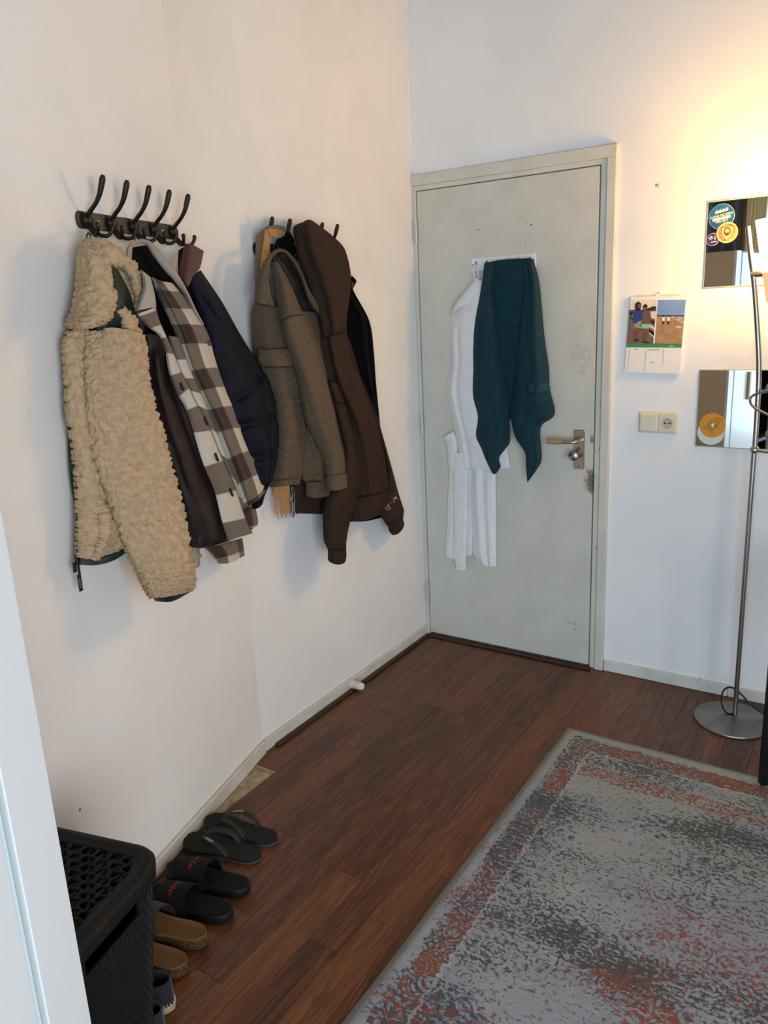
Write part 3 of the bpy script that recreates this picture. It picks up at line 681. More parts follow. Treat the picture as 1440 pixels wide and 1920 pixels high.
for dz in (-.018, .018): MB().box((1.093, -.0165, 1.0805+dz-.002), (1.099, -.0145, 1.0805+dz+.002)).build('earth_clip', SATIN, sd)

# ------------------------------------------------------------------ calendar
cal = thing('wall_calendar', (1.035, -.004, 1.268), 'photo wall calendar with two beach pictures and a green month bar', 'calendar')
CA = {k: np.array(at_back(*v, -.012)) for k, v in {'tl': (1183, 556), 'tr': (1287, 553), 'br': (1274.5, 701), 'bl': (1170.5, 697.5)}.items()}
PAPER = M('calendar_paper', '#efe9de', .7, .25)
def cp(u, v):
    """u right 0..1, v down 0..1 on the page, in the page's own bilinear frame"""
    t = CA['tl']*(1-u)+CA['tr']*u; b = CA['bl']*(1-u)+CA['br']*u; return tuple(t*(1-v)+b*v)
flat_poly([cp(0, 0), cp(1, 0), cp(1, 1), cp(0, 1)], -.003, PAPER, 'page_stack', cal, .009)
def cpoly(uv, mat, name, parent=cal, lvl=1): return flat_poly([cp(*p) for p in uv], -.012-.0003*lvl, mat, name, parent, .0003)
def cm(name, c, **k): return M('print_'+name, c, .55, .3, **k)
def imgpt(x, y):  # from the calendar close-up (origin 1160,530 scale 10.107) to page u,v
    px, py = 1160+x/10.107, 530+y/10.107; P = np.array(at_back(px, py, -.012)); u, v = .5, .5
    for _ in range(12):
        q = np.array(cp(u, v)); e = P-q; J = np.array([(np.array(cp(u+.01, v))-q)/.01, (np.array(cp(u, v+.01))-q)/.01]).T
        du = np.linalg.solve(J, e); u += du[0]; v += du[1]
    return (u, v)
def ip(pts, mat, name, parent, lvl): return cpoly([imgpt(*p) for p in pts], mat, name, parent, lvl)
ph1 = ip([(222, 325), (728, 320), (655, 1160), (150, 1150)], cm('sky_cream', '#e8dcc6', var=(6, '#d8cdb8')), 'photo_print', cal, 1)
ip([(198, 540), (708, 525), (655, 1160), (150, 1150)], cm('deck', '#7a6457', var=(40, '#6b574c')), 'photo_detail', ph1, 2)
ip([(200, 520), (300, 515), (300, 535), (198, 538)], cm('hill', '#3b2a22'), 'photo_detail', ph1, 3)
ip([(430, 520), (560, 485), (640, 450), (715, 448), (705, 525), (430, 535)], cm('hill', '#3b2a22'), 'photo_detail', ph1, 3)
ip([(195, 545), (280, 560), (280, 700), (190, 660)], cm('rail', '#2e211c', var=(60, '#a39488', .5, .55)), 'photo_detail', ph1, 3)
ip([(600, 545), (706, 540), (690, 690), (620, 670)], cm('water', '#d9c8bb'), 'photo_detail', ph1, 3)
for k in range(3):
    ip([(585, 690+k*95), (688-k*8, 730+k*110), (682-k*8, 790+k*110), (580, 740+k*95)], cm('rail_dark', '#2b1e1a') if k != 1 else cm('rail_light', '#d6c9c0'), 'photo_detail', ph1, 4)
ip([(585, 900), (668, 960), (660, 1040), (585, 970)], cm('rail_light', '#d6c9c0'), 'photo_detail', ph1, 4)
skin = cm('skin', '#7d4a3a'); hairm = cm('hair', '#241612')
ip([(300, 870), (360, 870), (350, 1060), (415, 1050), (400, 1065), (300, 1075)], skin, 'photo_figure', ph1, 5); ip([(360, 850), (425, 860), (400, 960), (345, 1040)], skin, 'photo_figure', ph1, 5)
ip([(290, 760), (430, 700), (425, 860), (285, 865)], cm('shorts_print', '#5b6242', var=(120, '#b5b79a')), 'photo_figure', ph1, 6)
ip([(270, 560), (320, 510), (430, 505), (465, 560), (450, 700), (300, 790), (275, 700)], cm('blue_top', '#2f3f7d'), 'photo_figure', ph1, 7)
ip([(318, 400), (370, 355), (430, 390), (425, 480), (380, 540), (318, 520)], hairm, 'photo_figure', ph1, 8); ip([(365, 400), (415, 395), (412, 470), (385, 495), (365, 460)], skin, 'photo_figure', ph1, 9)
ip([(450, 860), (500, 870), (490, 1110), (460, 1110)], skin, 'photo_figure', ph1, 5); ip([(510, 870), (560, 860), (540, 1110), (515, 1110)], skin, 'photo_figure', ph1, 5)
ip([(435, 780), (590, 770), (580, 870), (440, 870)], cm('green_shorts', '#7fc79a'), 'photo_figure', ph1, 6)
ip([(460, 560), (500, 530), (560, 530), (610, 590), (620, 720), (580, 785), (445, 780)], cm('brown_jumper', '#6d5142'), 'photo_figure', ph1, 7)
ip([(465, 440), (505, 402), (550, 430), (545, 490), (470, 490)], hairm, 'photo_figure', ph1, 8); ip([(475, 460), (540, 460), (535, 510), (505, 540), (480, 510)], skin, 'photo_figure', ph1, 9)
ip([(295, 1065), (390, 1085), (380, 1115), (295, 1105)], cm('shoe', '#2a2320'), 'photo_figure', ph1, 6); ip([(445, 1100), (590, 1130), (580, 1148), (445, 1125)], cm('shoe', '#2a2320'), 'photo_figure', ph1, 6)
ph2 = ip([(750, 325), (1278, 320), (1198, 1155), (682, 1160)], cm('sand', '#b08a64', var=(30, '#9b7652')), 'photo_print', cal, 1)
ip([(750, 325), (1278, 320), (1250, 615), (725, 615)], cm('sky_blue', '#6b8fc2', var=(5, '#8fa9cf')), 'photo_detail', ph2, 2)
ip([(725, 612), (1250, 612), (1248, 640), (722, 636)], cm('horizon', '#4d4645'), 'photo_detail', ph2, 3)
ip([(960, 640), (1246, 640), (1232, 780), (1100, 720)], cm('sea', '#8b8078', var=(60, '#c3bbb2')), 'photo_detail', ph2, 2)
for x in (850, 948):
    ip([(x-25, 650), (x+25, 650), (x+22, 725), (x-22, 725)], cm('white_shirt', '#eeeae4'), 'photo_figure', ph2, 4)
    ip([(x-18, 725), (x+22, 725), (x, 790), (x-18, 800)], cm('dark_shorts', '#3a2c2a'), 'photo_figure', ph2, 5); ip([(x-10, 620), (x+14, 620), (x+12, 652), (x-10, 652)], hairm, 'photo_figure', ph2, 5)
ip([(1070, 820), (1190, 825), (1180, 860), (1090, 850)], cm('foam', '#c9c2bd'), 'photo_detail', ph2, 4)
gb = ip([(150, 1152), (1198, 1157), (1192, 1232), (142, 1226)], cm('green_bar', '#3f8a4e'), 'month_bar', cal, 1)
tx, tz = at_back(1160+1012/10.107, 530+1198/10.107); wall_text('juni', .010, tx, tz, -.0129, 0, st_white, 'lettering', gb)
INK = cm('ink', '#9a9488')
for (x0_, x1_, dx, nrows) in ((204, 165, 40, 11), (524, 485, 38, 11), (850, 826, 38, 8)):
    for k in range(nrows):
        t = k/10.0; y = 1268+k*39.5; x = x0_+(x1_-x0_)*t
        ip([(x-9, y-8), (x+9, y-8), (x+9, y+8), (x-9, y+8)], INK, 'day_number', cal, 1)
for (xa, xb, y) in ((300, 375, 1268), (552, 780, 1272), (612, 675, 1508)): ip([(xa, y-7), (xb, y-7), (xb, y+7), (xa, y+7)], INK, 'lettering', cal, 1)
wire = M('white_wire', '#d9d3c6', .35, .5, metal=.3)
tl, tr = CA['tl'], CA['tr']
for k in range(21):
    if 8 < k < 12: continue
    u = .09+.82*k/20; c = tl*(1-u)+tr*u; t = np.linspace(0, 5.4, 10)
    MB().tube(np.stack([c[0]+.0006*t, -.008-.0055*np.cos(t), c[1]-.001+.0055*np.sin(t)], 1), .0008, 6).build('spiral_loop', wire, cal, True)
c = tl*.5+tr*.5; MB().tube(cr(np.array([(c[0]-.016, -.009, c[1]-.001), (c[0]-.010, -.011, c[1]+.003), (c[0]-.004, -.010, c[1]+.012), (c[0]+.004, -.010, c[1]+.012), (c[0]+.008, -.011, c[1]+.003), (c[0]+.016, -.009, c[1]-.001)]), 24), .0009, 6).build('hanger_loop', wire, cal, True)
MB().lathe([(.0035, 0), (.0035, .006), (.001, .007)], (c[0], -.004, c[1]+.010), 10, (0, -1, 0)).build('hanging_pin', wire, cal, True)

# ------------------------------------------------------------------ rail on the door
rail = thing('hook_rail', (.42, -.012, 1.69), 'white hook rail screwed to the door above the towel', 'hook rail')
rl = MB().bbox((.279, -.017, 1.686), (.563, -.0122, 1.738), .0012); build_s(rl, 'rail_plate', WHITE_PL, rail, 20)
for k in range(6):
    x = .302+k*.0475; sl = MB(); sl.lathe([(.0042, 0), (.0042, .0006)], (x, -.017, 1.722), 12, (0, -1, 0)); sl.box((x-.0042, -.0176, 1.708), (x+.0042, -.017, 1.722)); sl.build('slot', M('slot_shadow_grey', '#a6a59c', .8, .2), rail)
    hk = cr(np.array([(x, -.016, 1.705), (x, -.023, 1.698), (x, -.029, 1.700), (x, -.032, 1.709)]), 12); build_s(MB().tube(hk, .0038, 8), 'hook', WHITE_PL, rail, 50)
for x in (.287, .555): MB().lathe([(.003, 0), (.002, .001)], (x, -.017, 1.712), 10, (0, -1, 0)).build('screw', HOLE, rail)

# ------------------------------------------------------------------ door stop on the skirting
ds = thing('door_stop', (.012, -.665, .006), 'small white door stop on the skirting board', 'door stop')
build_s(MB().lathe([(.019, 0), (.0195, .010), (.0165, .014), (.0175, .030), (.0165, .044), (.0135, .046)], (.012, -.665, .0265), 24, (1, 0, -.02)), 'stop_body', M('door_stop_plastic', '#d3cdbf', .5, .4), ds, 40)
build_s(MB().lathe([(.0125, 0), (.0135, .004), (.0135, .010), (.010, .0125)], (.0575, -.665, .0255), 24, (1, 0, -.02)), 'rubber_tip', M('tip_white', '#ebe7dd', .5, .4), ds, 40)

# ------------------------------------------------------------------ wardrobe beside the camera
WS0, WO = 1.492, .5504
wd = thing('wardrobe', near_pt(WS0+.6, .3, 0), 'white wardrobe at the left edge with a bright door groove', 'wardrobe')
WD_W = M('wardrobe_lacquer', '#cbccca', .3, .5, coat=.1); WD_SHADE = M('wardrobe_side_shade', '#b9aa97', .6, .3)  # carcass taupe has the end panel's shade in its colour
WL_ = .488
build_s(MB().bbox((WS0, .03, .0), (WS0+WL_, WO-.020, 1.82), .002, MN), 'carcass', WD_SHADE, wd, 20)
build_s(MB().bbox((WS0, WO-.0195, .0), (WS0+.072, WO, 1.82), .0015, MN), 'front_stile', WD_W, wd, 20)
build_s(MB().bbox((WS0+.0725, WO-.0195, .06), (WS0+.0865, WO-.007, 1.81), .005, MN), 'door_groove', M('groove_reflection', '#cfe6ec', .18, .6, coat=.5), wd, 35)  # pale blue tone paints the reflection on the glossy door edge
dr = build_s(MB().bbox((WS0+.087, WO-.0195, .06), (WS0+WL_, WO, 1.81), .002, MN), 'door', WD_W, wd, 20)
build_s(MB().bbox((WS0+.30, WO, .84), (WS0+.33, WO+.018, 1.03), .004, MN), 'door_handle', M('handle_wood', '#b59b74', .5, .3), dr, 20)
# black bookcase next to it (only reflected in the mirror)
BLK = M('black_lacquer', '#070707', .45, .4)
bc_ = thing('black_bookcase', near_pt(2.45, .2, 0), 'black open bookcase behind the wardrobe, reflected in the lower mirror', 'bookcase')
for s_ in (2.0, 2.84): build_s(MB().bbox((s_, .03, 0), (s_+.03, .38, 1.6), .002, MN), 'side_panel', BLK, bc_, 20)
for z_ in (.05, .42, .80, 1.18, 1.57): build_s(MB().bbox((2.031, .03, z_), (2.839, .38, z_+.025), .002, MN), 'shelf', BLK, bc_, 20)
build_s(MB().bbox((2.031, .018, 0), (2.839, .029, 1.6), .001, MN), 'back_panel', BLK, bc_, 20)

# ------------------------------------------------------------------ black table at the right edge
tb = thing('black_table', (2.0, -.9, .011), 'black table leg at the right edge standing on the rug', 'table')
TA = math.radians(-59.0); E1 = np.array([math.cos(TA), math.sin(TA), 0]); E2 = np.array([-math.sin(TA), math.cos(TA), 0])
MT = (np.stack([E1, E2, np.array([0, 0, 1.0])], 1), np.array([1.5605, -.575, 0]))
for (a_, b_) in ((.0, .0), (.52, .0), (.0, .80), (.52, .80)):
    build_s(MB().bbox((a_, b_, .0115), (a_+.026, b_+.026, .72), .002, MT), 'leg', BLK, tb, 20)
build_s(MB().bbox((-.006, -.006, .72), (.552, .832, .745), .003, MT), 'table_top', BLK, tb, 20)

# ------------------------------------------------------------------ drapes on the wall above the wardrobe (seen in the upper mirror)
def drape(s0_, s1_, z0_, z1_, off, mat, name, label, fr_=38):
    n = 90; V = []; F = []; zz = np.linspace(z0_, z1_, 8)
    for j, z in enumerate(zz):
        for i in range(n):
            u = i/(n-1); V.append(tuple(near_pt(s0_+(s1_-s0_)*u+.01*math.sin(j*1.3+u*9), off+.022*math.sin(u*fr_+.8*math.sin(u*9+j*.3)), z)))
    m = len(V); V += [tuple(np.array(v)-NN*.004) for v in V]
    for j in range(len(zz)-1):
        for i in range(n-1): a = j*n+i; F += [(a, a+1, a+n+1, a+n), (m+a, m+a+n, m+a+n+1, m+a+1)]
    for j in range(len(zz)-1):
        for a in (j*n, j*n+n-1): F.append((a, a+n, m+a+n, m+a))
    for i in range(n-1):
        for a in (i, (len(zz)-1)*n+i): F.append((a, a+1, m+a+1, m+a))
    mb = MB(); mb.V = V; mb.F = F; return tag(mb.build(name, mat, None, True), label, 'drape')
drape(1.75, 2.70, 1.83, 2.85, .06, M('drape_grey', '#2f302f', .9, .1), 'wall_drape', 'dark grey fabric hung above the wardrobe, reflected in the upper mirror', 24)
drape(2.72, 3.12, 1.66, 2.75, .07, M('drape_beige', '#a8946e', .9, .1), 'wall_drape', 'beige gathered drape beside the dark fabric, reflected in the upper mirror', 44)

# ------------------------------------------------------------------ rug
def rug_mat():
    m = bpy.data.materials.new('rug_pile'); m.use_nodes = True; nt = NT(m); b = nt.n['Principled BSDF']
    tc = nt.new('ShaderNodeTexCoord').outputs['UV']; sx = nt.new('ShaderNodeSeparateXYZ'); nt.l.new(tc, sx.inputs[0])
    a, bb_ = sx.outputs[0], sx.outputs[1]     # distance from the left edge, distance from the far edge (m)
    wob = nt.math('MULTIPLY', nt.math('SUBTRACT', nt.noise(tc, 55, 3), .5), .035)
    A = nt.math('ADD', a, wob); B = nt.math('ADD', bb_, wob)
    E = nt.math('MINIMUM', A, B)
    def band(v, lo, hi): return nt.math('MULTIPLY', nt.math('GREATER_THAN', v, lo), nt.math('LESS_THAN', v, hi))
    st = nt.mapping(tc, (1.0, 1.0, 1)); hs = nt.mapping(tc, (.55, 1.5, 1))
    wv = nt.mapping(tc, (.75, 1.25, 1))
    speck = nt.noise(wv, 75, 6, .8, .1); speck2 = nt.noise(nt.mapping(tc, (.8, 1.2, 1), (3.1, 7.7, 0)), 66, 6, .8, .1)
    streak = nt.noise(nt.mapping(tc, (14, 150, 1)), 1.0, 3, .6)
    fine = nt.noise(tc, 300, 2, .7); cloud = nt.noise(nt.mapping(tc, (.9, 1.8, 1), (1.3, .4, 0)), 2.6, 3, .55); cloud2 = nt.noise(nt.mapping(tc, (1, 1.2, 1), (5.2, 2.9, 0)), 3.0, 3, .55)
    base = nt.mix(nt.ramp(cloud2, .36, .64), '#989c98', '#8592a0'); base = nt.mix(nt.ramp(bb_, .9, .1), base, nt.mix(.5, base, '#a09d8f'))
    base = nt.mix(nt.math('MULTIPLY', nt.ramp(fine, .42, .72), .55), base, '#b6bab8')
    base = nt.mix(nt.math('MULTIPLY', nt.ramp(speck2, .40, .30), .6), base, '#71808c')
    lav = nt.ramp(nt.noise(tc, 9, 3, .6), .52, .7); base = nt.mix(nt.math('MULTIPLY', lav, .4), base, '#aeaeb8')
    vo = nt.new('ShaderNodeTexVoronoi'); vo.feature = 'F1'; nt.l.new(tc, vo.inputs['Vector']); vo.inputs['Scale'].default_value = 17.0
    rings = nt.ramp(nt.math('SINE', nt.math('MULTIPLY', vo.outputs['Distance'], 34.0)), .0, .8)
    gone = nt.ramp(nt.noise(nt.mapping(tc, (1, 1, 1), (9.1, 4.4, 0)), 2.1, 2, .5), .40, .58)      # worn-away areas
    dk = nt.math('ADD', speck, nt.math('MULTIPLY', nt.math('SUBTRACT', cloud, .5), .50))
    dk = nt.math('ADD', nt.math('ADD', dk, nt.math('MULTIPLY', rings, .055)), nt.math('MULTIPLY', nt.math('SUBTRACT', streak, .5), .10))
    dk = nt.math('SUBTRACT', dk, nt.math('MULTIPLY', gone, .05))
    darkf = nt.ramp(dk, .508, .545)
    inner_b = band(E, .052, .120)
    darkb = nt.ramp(nt.math('ADD', speck, nt.math('MULTIPLY', rings, .10)), .50, .55)
    darkf = nt.math('MAXIMUM', nt.math('MULTIPLY', darkf, nt.math('GREATER_THAN', E, .04)), nt.math('MULTIPLY', darkb, inner_b))
    c = nt.mix(nt.math('MULTIPLY', darkf, .94), base, nt.mix(nt.ramp(nt.math('ADD', a, nt.math('MULTIPLY', bb_, -.3)), -.3, .3), '#34414f', '#40413d'))
    rb = nt.math('ADD', nt.math('ADD', speck2, nt.math('MULTIPLY', nt.math('SUBTRACT', cloud2, .5), .55)), nt.math('MULTIPLY', rings, .04))
    rust_field = nt.math('MULTIPLY', nt.ramp(rb, .575, .61), nt.ramp(bb_, .45, .75))
    rust_b1 = nt.math('MULTIPLY', nt.ramp(nt.math('ADD', speck2, nt.math('MULTIPLY', nt.math('SUBTRACT', cloud, .5), -.45)), .49, .54), inner_b)
    rust_b2 = nt.math('MULTIPLY', nt.ramp(nt.math('ADD', speck2, nt.math('MULTIPLY', rings, .07)), .50, .55), nt.math('MULTIPLY', band(B, .205, .270), band(A, .13, .75)))
    rf = nt.math('MAXIMUM', rust_field, nt.math('MAXIMUM', rust_b1, rust_b2))
    c = nt.mix(nt.math('MULTIPLY', rf, .9), c, nt.mix(fine, '#9a4d22', '#7c3d1d'))
    c = nt.mix(nt.math('MULTIPLY', band(E, .121, .127), .5), c, '#b9bcb6')
    edge = nt.math('LESS_THAN', nt.math('MINIMUM', a, bb_), .014)
    c = nt.mix(edge, c, nt.mix(fine, '#7f857e', '#969b93'))
    nt.l.new(c, b.inputs['Base Color']); b.inputs['Roughness'].default_value = .95; b.inputs['Specular IOR Level'].default_value = .1; b.inputs['Sheen Weight'].default_value = .2
    nt.l.new(nt.bump(nt.math('ADD', nt.noise(tc, 500, 2), nt.math('MULTIPLY', speck, .6)), .6, .004), b.inputs['Normal']); return m
rx0, ry0, rx1, ry1 = .913, -.543, 2.75, -2.5
nx, ny = 70, 110; gx_ = np.linspace(0, 1, nx); gy_ = np.linspace(0, 1, ny)
U, Vv = np.meshgrid(gx_, gy_); X = rx0+(rx1-rx0)*U; Y = ry0+(ry1-ry0)*Vv
dist = np.minimum(np.minimum(U*(rx1-rx0), (1-U)*(rx1-rx0)), np.minimum(Vv*(ry0-ry1), (1-Vv)*(ry0-ry1)))
X = X+.004*vnoise(Y, Y, .5, 3)*(U < .02); Y = Y+.003*vnoise(X, X, .4, 5)*(Vv < .01)
Z = .0075+.0035*np.clip(dist/.012, 0, 1)+.0006*vnoise(X, Y, .12, 8)
top = np.stack([X, Y, Z], -1).reshape(-1, 3); bot = top.copy(); bot[:, 2] = .0005; m_ = nx*ny; I = np.arange(m_).reshape(ny, nx)
q = np.stack([I[:-1, :-1], I[1:, :-1], I[1:, 1:], I[:-1, 1:]], -1).reshape(-1, 4); ring = np.concatenate([I[0, :], I[1:, -1], I[-1, -2::-1], I[-2:0:-1, 0]]); k = len(ring); j = np.arange(k)
Fr = np.concatenate([q, q[:, ::-1]+m_, np.stack([ring, ring[(j+1) % k], ring[(j+1) % k]+m_, ring+m_], -1)])
uvr = np.stack([(X-rx0), (ry0-Y)], -1).reshape(-1, 2)
rug = mesh_obj('area_rug', np.concatenate([top, bot]), Fr, rug_mat(), None, True, uv=np.concatenate([uvr, uvr]))
tag(rug, 'distressed grey-blue area rug with rust and dark oriental pattern on the laminate', 'rug')

# ================================================================== garments
FLEECE = M('sherpa_fleece', '#c2ac8e', .95, .1, var=(60, '#b39a78'), bump=(260, .5, .003), coord='UV', sheen=.05)
FLEECE_SHADED = M('sherpa_lining_shaded', '#b39f80', .95, .1, var=(60, '#9d8a6e'), bump=(260, .5, .003), coord='UV', sheen=.05)  # darker copy of the fleece, shade inside the collar put into its colour
GREEN = M('dark_green_nylon', '#0c211d', .55, .35, var=(14, '#102a25'), bump=(30, .15, .004), coord='UV')
BLKTRIM = M('black_trim', '#0c0d0d', .5, .4)
# ---------------- fleece jacket
fj = thing('fleece_jacket', near_pt(.66, .0, .85), 'cream sherpa fleece jacket with dark green shoulders on the left rack', 'jacket', 'jackets on the left rack')
patch('shell_body', [R_('a', (222, 560, 3), (330, 560, 6), (430, 600, 9)), R_('a', (170, 900, 2.5), (300, 900, 7), (540, 880, 11)), R_('a', (142, 1020, 2), (300, 1040, 7), (575, 1040, 10)),
     R_('a', (150, 1300, 2), (350, 1300, 7), (605, 1300, 10)), R_('a', (150, 1600, 2), (400, 1600, 7), (660, 1600, 9)), R_('a', (165, 1850, 2), (430, 1850, 7), (740, 1850, 9)),
     R_('a', (198, 2060, 2), (470, 2070, 7), (780, 2070, 8)), R_('a', (208, 2230, 2.2), (420, 2200, 6), (700, 2170, 8)), R_('a', (214, 2318, 2.5), (380, 2300, 5), (500, 2232, 7))],
     NEAR, GREEN, fj, .01, .05, wr=(.004, .1), folds=((.55, .1, .7, .35, .02, .012),))
patch('shoulder_yoke', [R_('a', (378, 580, 9.4), (440, 610, 9.4)), R_('a', (400, 680, 10.4), (500, 720, 9.4)), R_('a', (395, 800, 10.4), (545, 840, 9.4)), R_('a', (355, 900, 9.4), (575, 940, 9.4)), R_('a', (335, 985, 8.4), (600, 1010, 8.4))],
     NEAR, GREEN, fj, .02, .03, wr=(.003, .06), folds=((.3, 0, .7, 1, .015, .008),))
patch('front_panel', [R_('a', (165, 975, 4.2), (265, 950, 6.2)), R_('a', (138, 1050, 4.2), (262, 1040, 6.2)), R_('a', (148, 1220, 4.2), (258, 1220, 6.2)), R_('a', (158, 1440, 4.2), (265, 1440, 6.75)),
     R_('a', (190, 1650, 4.2), (292, 1650, 6.75)), R_('a', (206, 1800, 4.2), (322, 1800, 7.3)), R_('a', (212, 1950, 4.2), (362, 1950, 7.3)), R_('a', (215, 2070, 4.2), (390, 2070, 7.85)), R_('a', (215, 2170, 4.2), (388, 2180, 7.3)), R_('a', (214, 2240, 4.2), (352, 2248, 6.75)), R_('a', (214, 2300, 4.2), (318, 2312, 5.65))],
     NEAR, FLEECE, fj, .014, .03, .008, sp=.0026, curl=.0085, folds=((.62, .68, .66, .97, .008, -.010), (.8, .7, .85, .95, .02, .008)))
patch('hem_band', [R_('a', (214, 2306, 3.2), (330, 2308, 6), (410, 2280, 8), (500, 2222, 9)), R_('a', (216, 2345, 3.2), (320, 2346, 6), (420, 2318, 8), (505, 2262, 9))], NEAR, GREEN, fj, .0, .012, .006, pw=1)
patch('lining', [R_('a', (380, 2080, 8), (480, 2080, 9)), R_('a', (350, 2200, 7), (500, 2190, 9)), R_('a', (330, 2300, 6), (505, 2228, 8.5))], NEAR, FLEECE_SHADED, fj, .004, .01, sp=.004, curl=.0085)
sl_rows = [R_('a', (258, 968, 11), (350, 975, 13.5), (395, 952, 14), (490, 966, 14), (562, 985, 12.5)), R_('a', (255, 1110, 10), (420, 1110, 13.5), (592, 1110, 12.5)), R_('a', (258, 1280, 10), (430, 1280, 13), (620, 1270, 12.5)), R_('a', (266, 1440, 10), (450, 1430, 13), (650, 1400, 12.5)),
     R_('a', (290, 1640, 10), (490, 1610, 13), (700, 1560, 12.5)), R_('a', (335, 1800, 10.5), (540, 1780, 13), (745, 1745, 12.5)), R_('a', (390, 1960, 11), (590, 1940, 13.5), (790, 1910, 12.5)), R_('a', (440, 2100, 11), (635, 2095, 14), (832, 2080, 12.5)),
     R_('a', (500, 2250, 11.5), (680, 2260, 14), (862, 2260, 12.5)), R_('a', (570, 2390, 12), (720, 2400, 14), (886, 2400, 12.5)), R_('a', (612, 2475, 12), (740, 2480, 14), (886, 2466, 12.5)), R_('a', (645, 2535, 12.5), (750, 2530, 14), (868, 2495, 12.5))]
def redepth(rows, fn):
    out = []
    for i, r in enumerate(rows):
        t = i/(len(rows)-1); out.append([(p[0], p[1], fn(k/(len(r)-1), t)) for k, p in enumerate(r)])
    return out
sl_rows = redepth(sl_rows, lambda u, t: float(np.interp(u, [0, .5, 1], [.070+.055*t**2, .098+.045*t**2, .138])))
sl = patch('sleeve', sl_rows, NEAR, FLEECE, fj, .036, .05, .01, sp=.0026, curl=.0085, wr=(.007, .12), folds=((.1, .35, .6, .42, .03, -.008), (.2, .62, .9, .6, .03, -.008), (.1, .8, .6, .78, .025, -.006)))
patch('sleeve_cuff', [R_('a', (642, 2528, 12.4), (750, 2528, 14.2), (874, 2484, 13.5)), R_('a', (668, 2560, 12.3), (760, 2560, 14), (862, 2508, 13.4))], NEAR, GREEN, sl, .03, .03, .006)
patch('shoulder_flap', [R_('a', (452, 843, 11.8), (466, 843, 11.8)), R_('a', (470, 900, 11.8), (535, 892, 11.8)), R_('a', (490, 962, 12.3), (566, 970, 11.8)), R_('a', (540, 1020, 12.3), (592, 1030, 11.3)), R_('a', (575, 1120, 11.8), (606, 1140, 10.8)), R_('a', (596, 1190, 11.3), (610, 1205, 10.8))],
     NEAR, FLEECE, fj, .008, .02, .006, sp=.0026, curl=.0085)
patch('collar', [R_('a', (255, 455, 6.2), (300, 437, 7.7), (345, 438, 8.2), (374, 455, 8.2)), R_('a', (232, 530, 6.2), (300, 530, 9.7), (360, 555, 10.7), (386, 585, 9.7)), R_('a', (224, 640, 5.2), (300, 650, 10.2), (370, 660, 11.2), (398, 660, 10.2)),
     R_('a', (213, 760, 6.0), (300, 770, 10.2), (385, 780, 11.7), (428, 775, 10.7)), R_('a', (182, 880, 5.0), (270, 880, 9.7), (350, 870, 11.7), (408, 856, 10.7)), R_('a', (165, 925, 4.0), (230, 935, 8.2), (300, 925, 10.2), (380, 902, 10.2)), R_('a', (182, 950, 4.0), (235, 942, 7.2), (300, 930, 9.2), (352, 916, 9.2))],
     NEAR, FLEECE, fj, .02, .05, .01, sp=.0026, curl=.0085, )
patch('collar_back', [R_('a', (345, 438, 9.5), (376, 578, 10.0)), R_('a', (420, 483, 10.0), (432, 585, 10.0)), R_('a', (500, 553, 10.0), (488, 612, 10.0)), R_('a', (545, 596, 10.0), (525, 650, 10.0)), R_('a', (568, 690, 10.0), (535, 700, 10.0)), R_('a', (592, 770, 10.0), (556, 775, 10.0)), R_('a', (562, 835, 10.0), (540, 855, 10.0))],
     NEAR, FLEECE, fj, .012, .03, .006, sp=.0026, curl=.0085)
patch('collar_lining', [R_('a', (385, 575, 8.0), (530, 620, 8.0)), R_('a', (425, 690, 8.0), (562, 695, 8.0)), R_('a', (478, 780, 8.5), (585, 775, 8.5)), R_('a', (535, 862, 9.0), (560, 835, 9.0))], NEAR, FLEECE_SHADED, fj, .004, .02, sp=.0026, curl=.0085)
ptube('collar_piping', [R_('a', p)[0] for p in ((165, 1000, 4.2), (195, 958, 6.2), (240, 942, 9.9), (300, 930, 12.0), (350, 914, 12.4))], NEAR, .003, BLKTRIM, fj)
zp = ptube('zipper', [R_('a', p)[0] for p in ((156, 975, 3.8), (134, 1030, 3.8), (140, 1250, 3.8), (151, 1450, 3.8), (185, 1690, 3.8), (201, 1850, 3.9), (206, 2100, 4), (206, 2290, 4))], NEAR, .0035, BLKTRIM, fj)
def near_box(name, cx, cy, d, w, h, t, mat, parent, rot=0.0):
    c = unp(np.array(80+cx/3.1304), np.array(310+cy/3.1304), d/100, NEAR)
    Rm = np.stack([ND*math.cos(rot)+np.array([0, 0, 1.0])*math.sin(rot), NN, -ND*math.sin(rot)+np.array([0, 0, 1.0])*math.cos(rot)], 1)
    return build_s(MB().bbox((-w/2, -t/2, -h/2), (w/2, t/2, h/2), .001, (Rm, c)), name, mat, parent, 20)
near_box('zipper_slider', 205, 2310, 3.6, .012, .024, .007, BLKTRIM, zp)
near_box('zipper_box', 188, 2360, 3.4, .009, .024, .005, BLKTRIM, zp, .05); near_box('zipper_link', 213, 2380, 3.9, .007, .034, .004, BLKTRIM, zp)
tagp = near_box('pull_tab', 219, 2450, 3.9, .0125, .042, .003, BLKTRIM, zp)
V, F = text_geo('REFLECT', .0062); c = unp(np.array(80+220/3.1304), np.array(310+2455/3.1304), .0412, NEAR)
mb = MB(); V = rot2(V, -math.pi/2); mb.add(c[None]+V[:, :1]*(-ND)[None]+V[:, 1:2]*np.array([[0, 0, 1.0]]), F); mb.build('lettering', M('tab_print', '#b9bcbc', .6, .3), tagp)
patch('far_sleeve', [R_('a', (850, 2200, 5), (905, 2225, 5)), R_('a', (868, 2270, 5), (917, 2290, 5)), R_('a', (882, 2330, 5), (912, 2340, 5)), R_('a', (888, 2372, 5), (902, 2350, 5))], NEAR, FLEECE_SHADED, fj, .01, .03, sp=.004, curl=.0085)
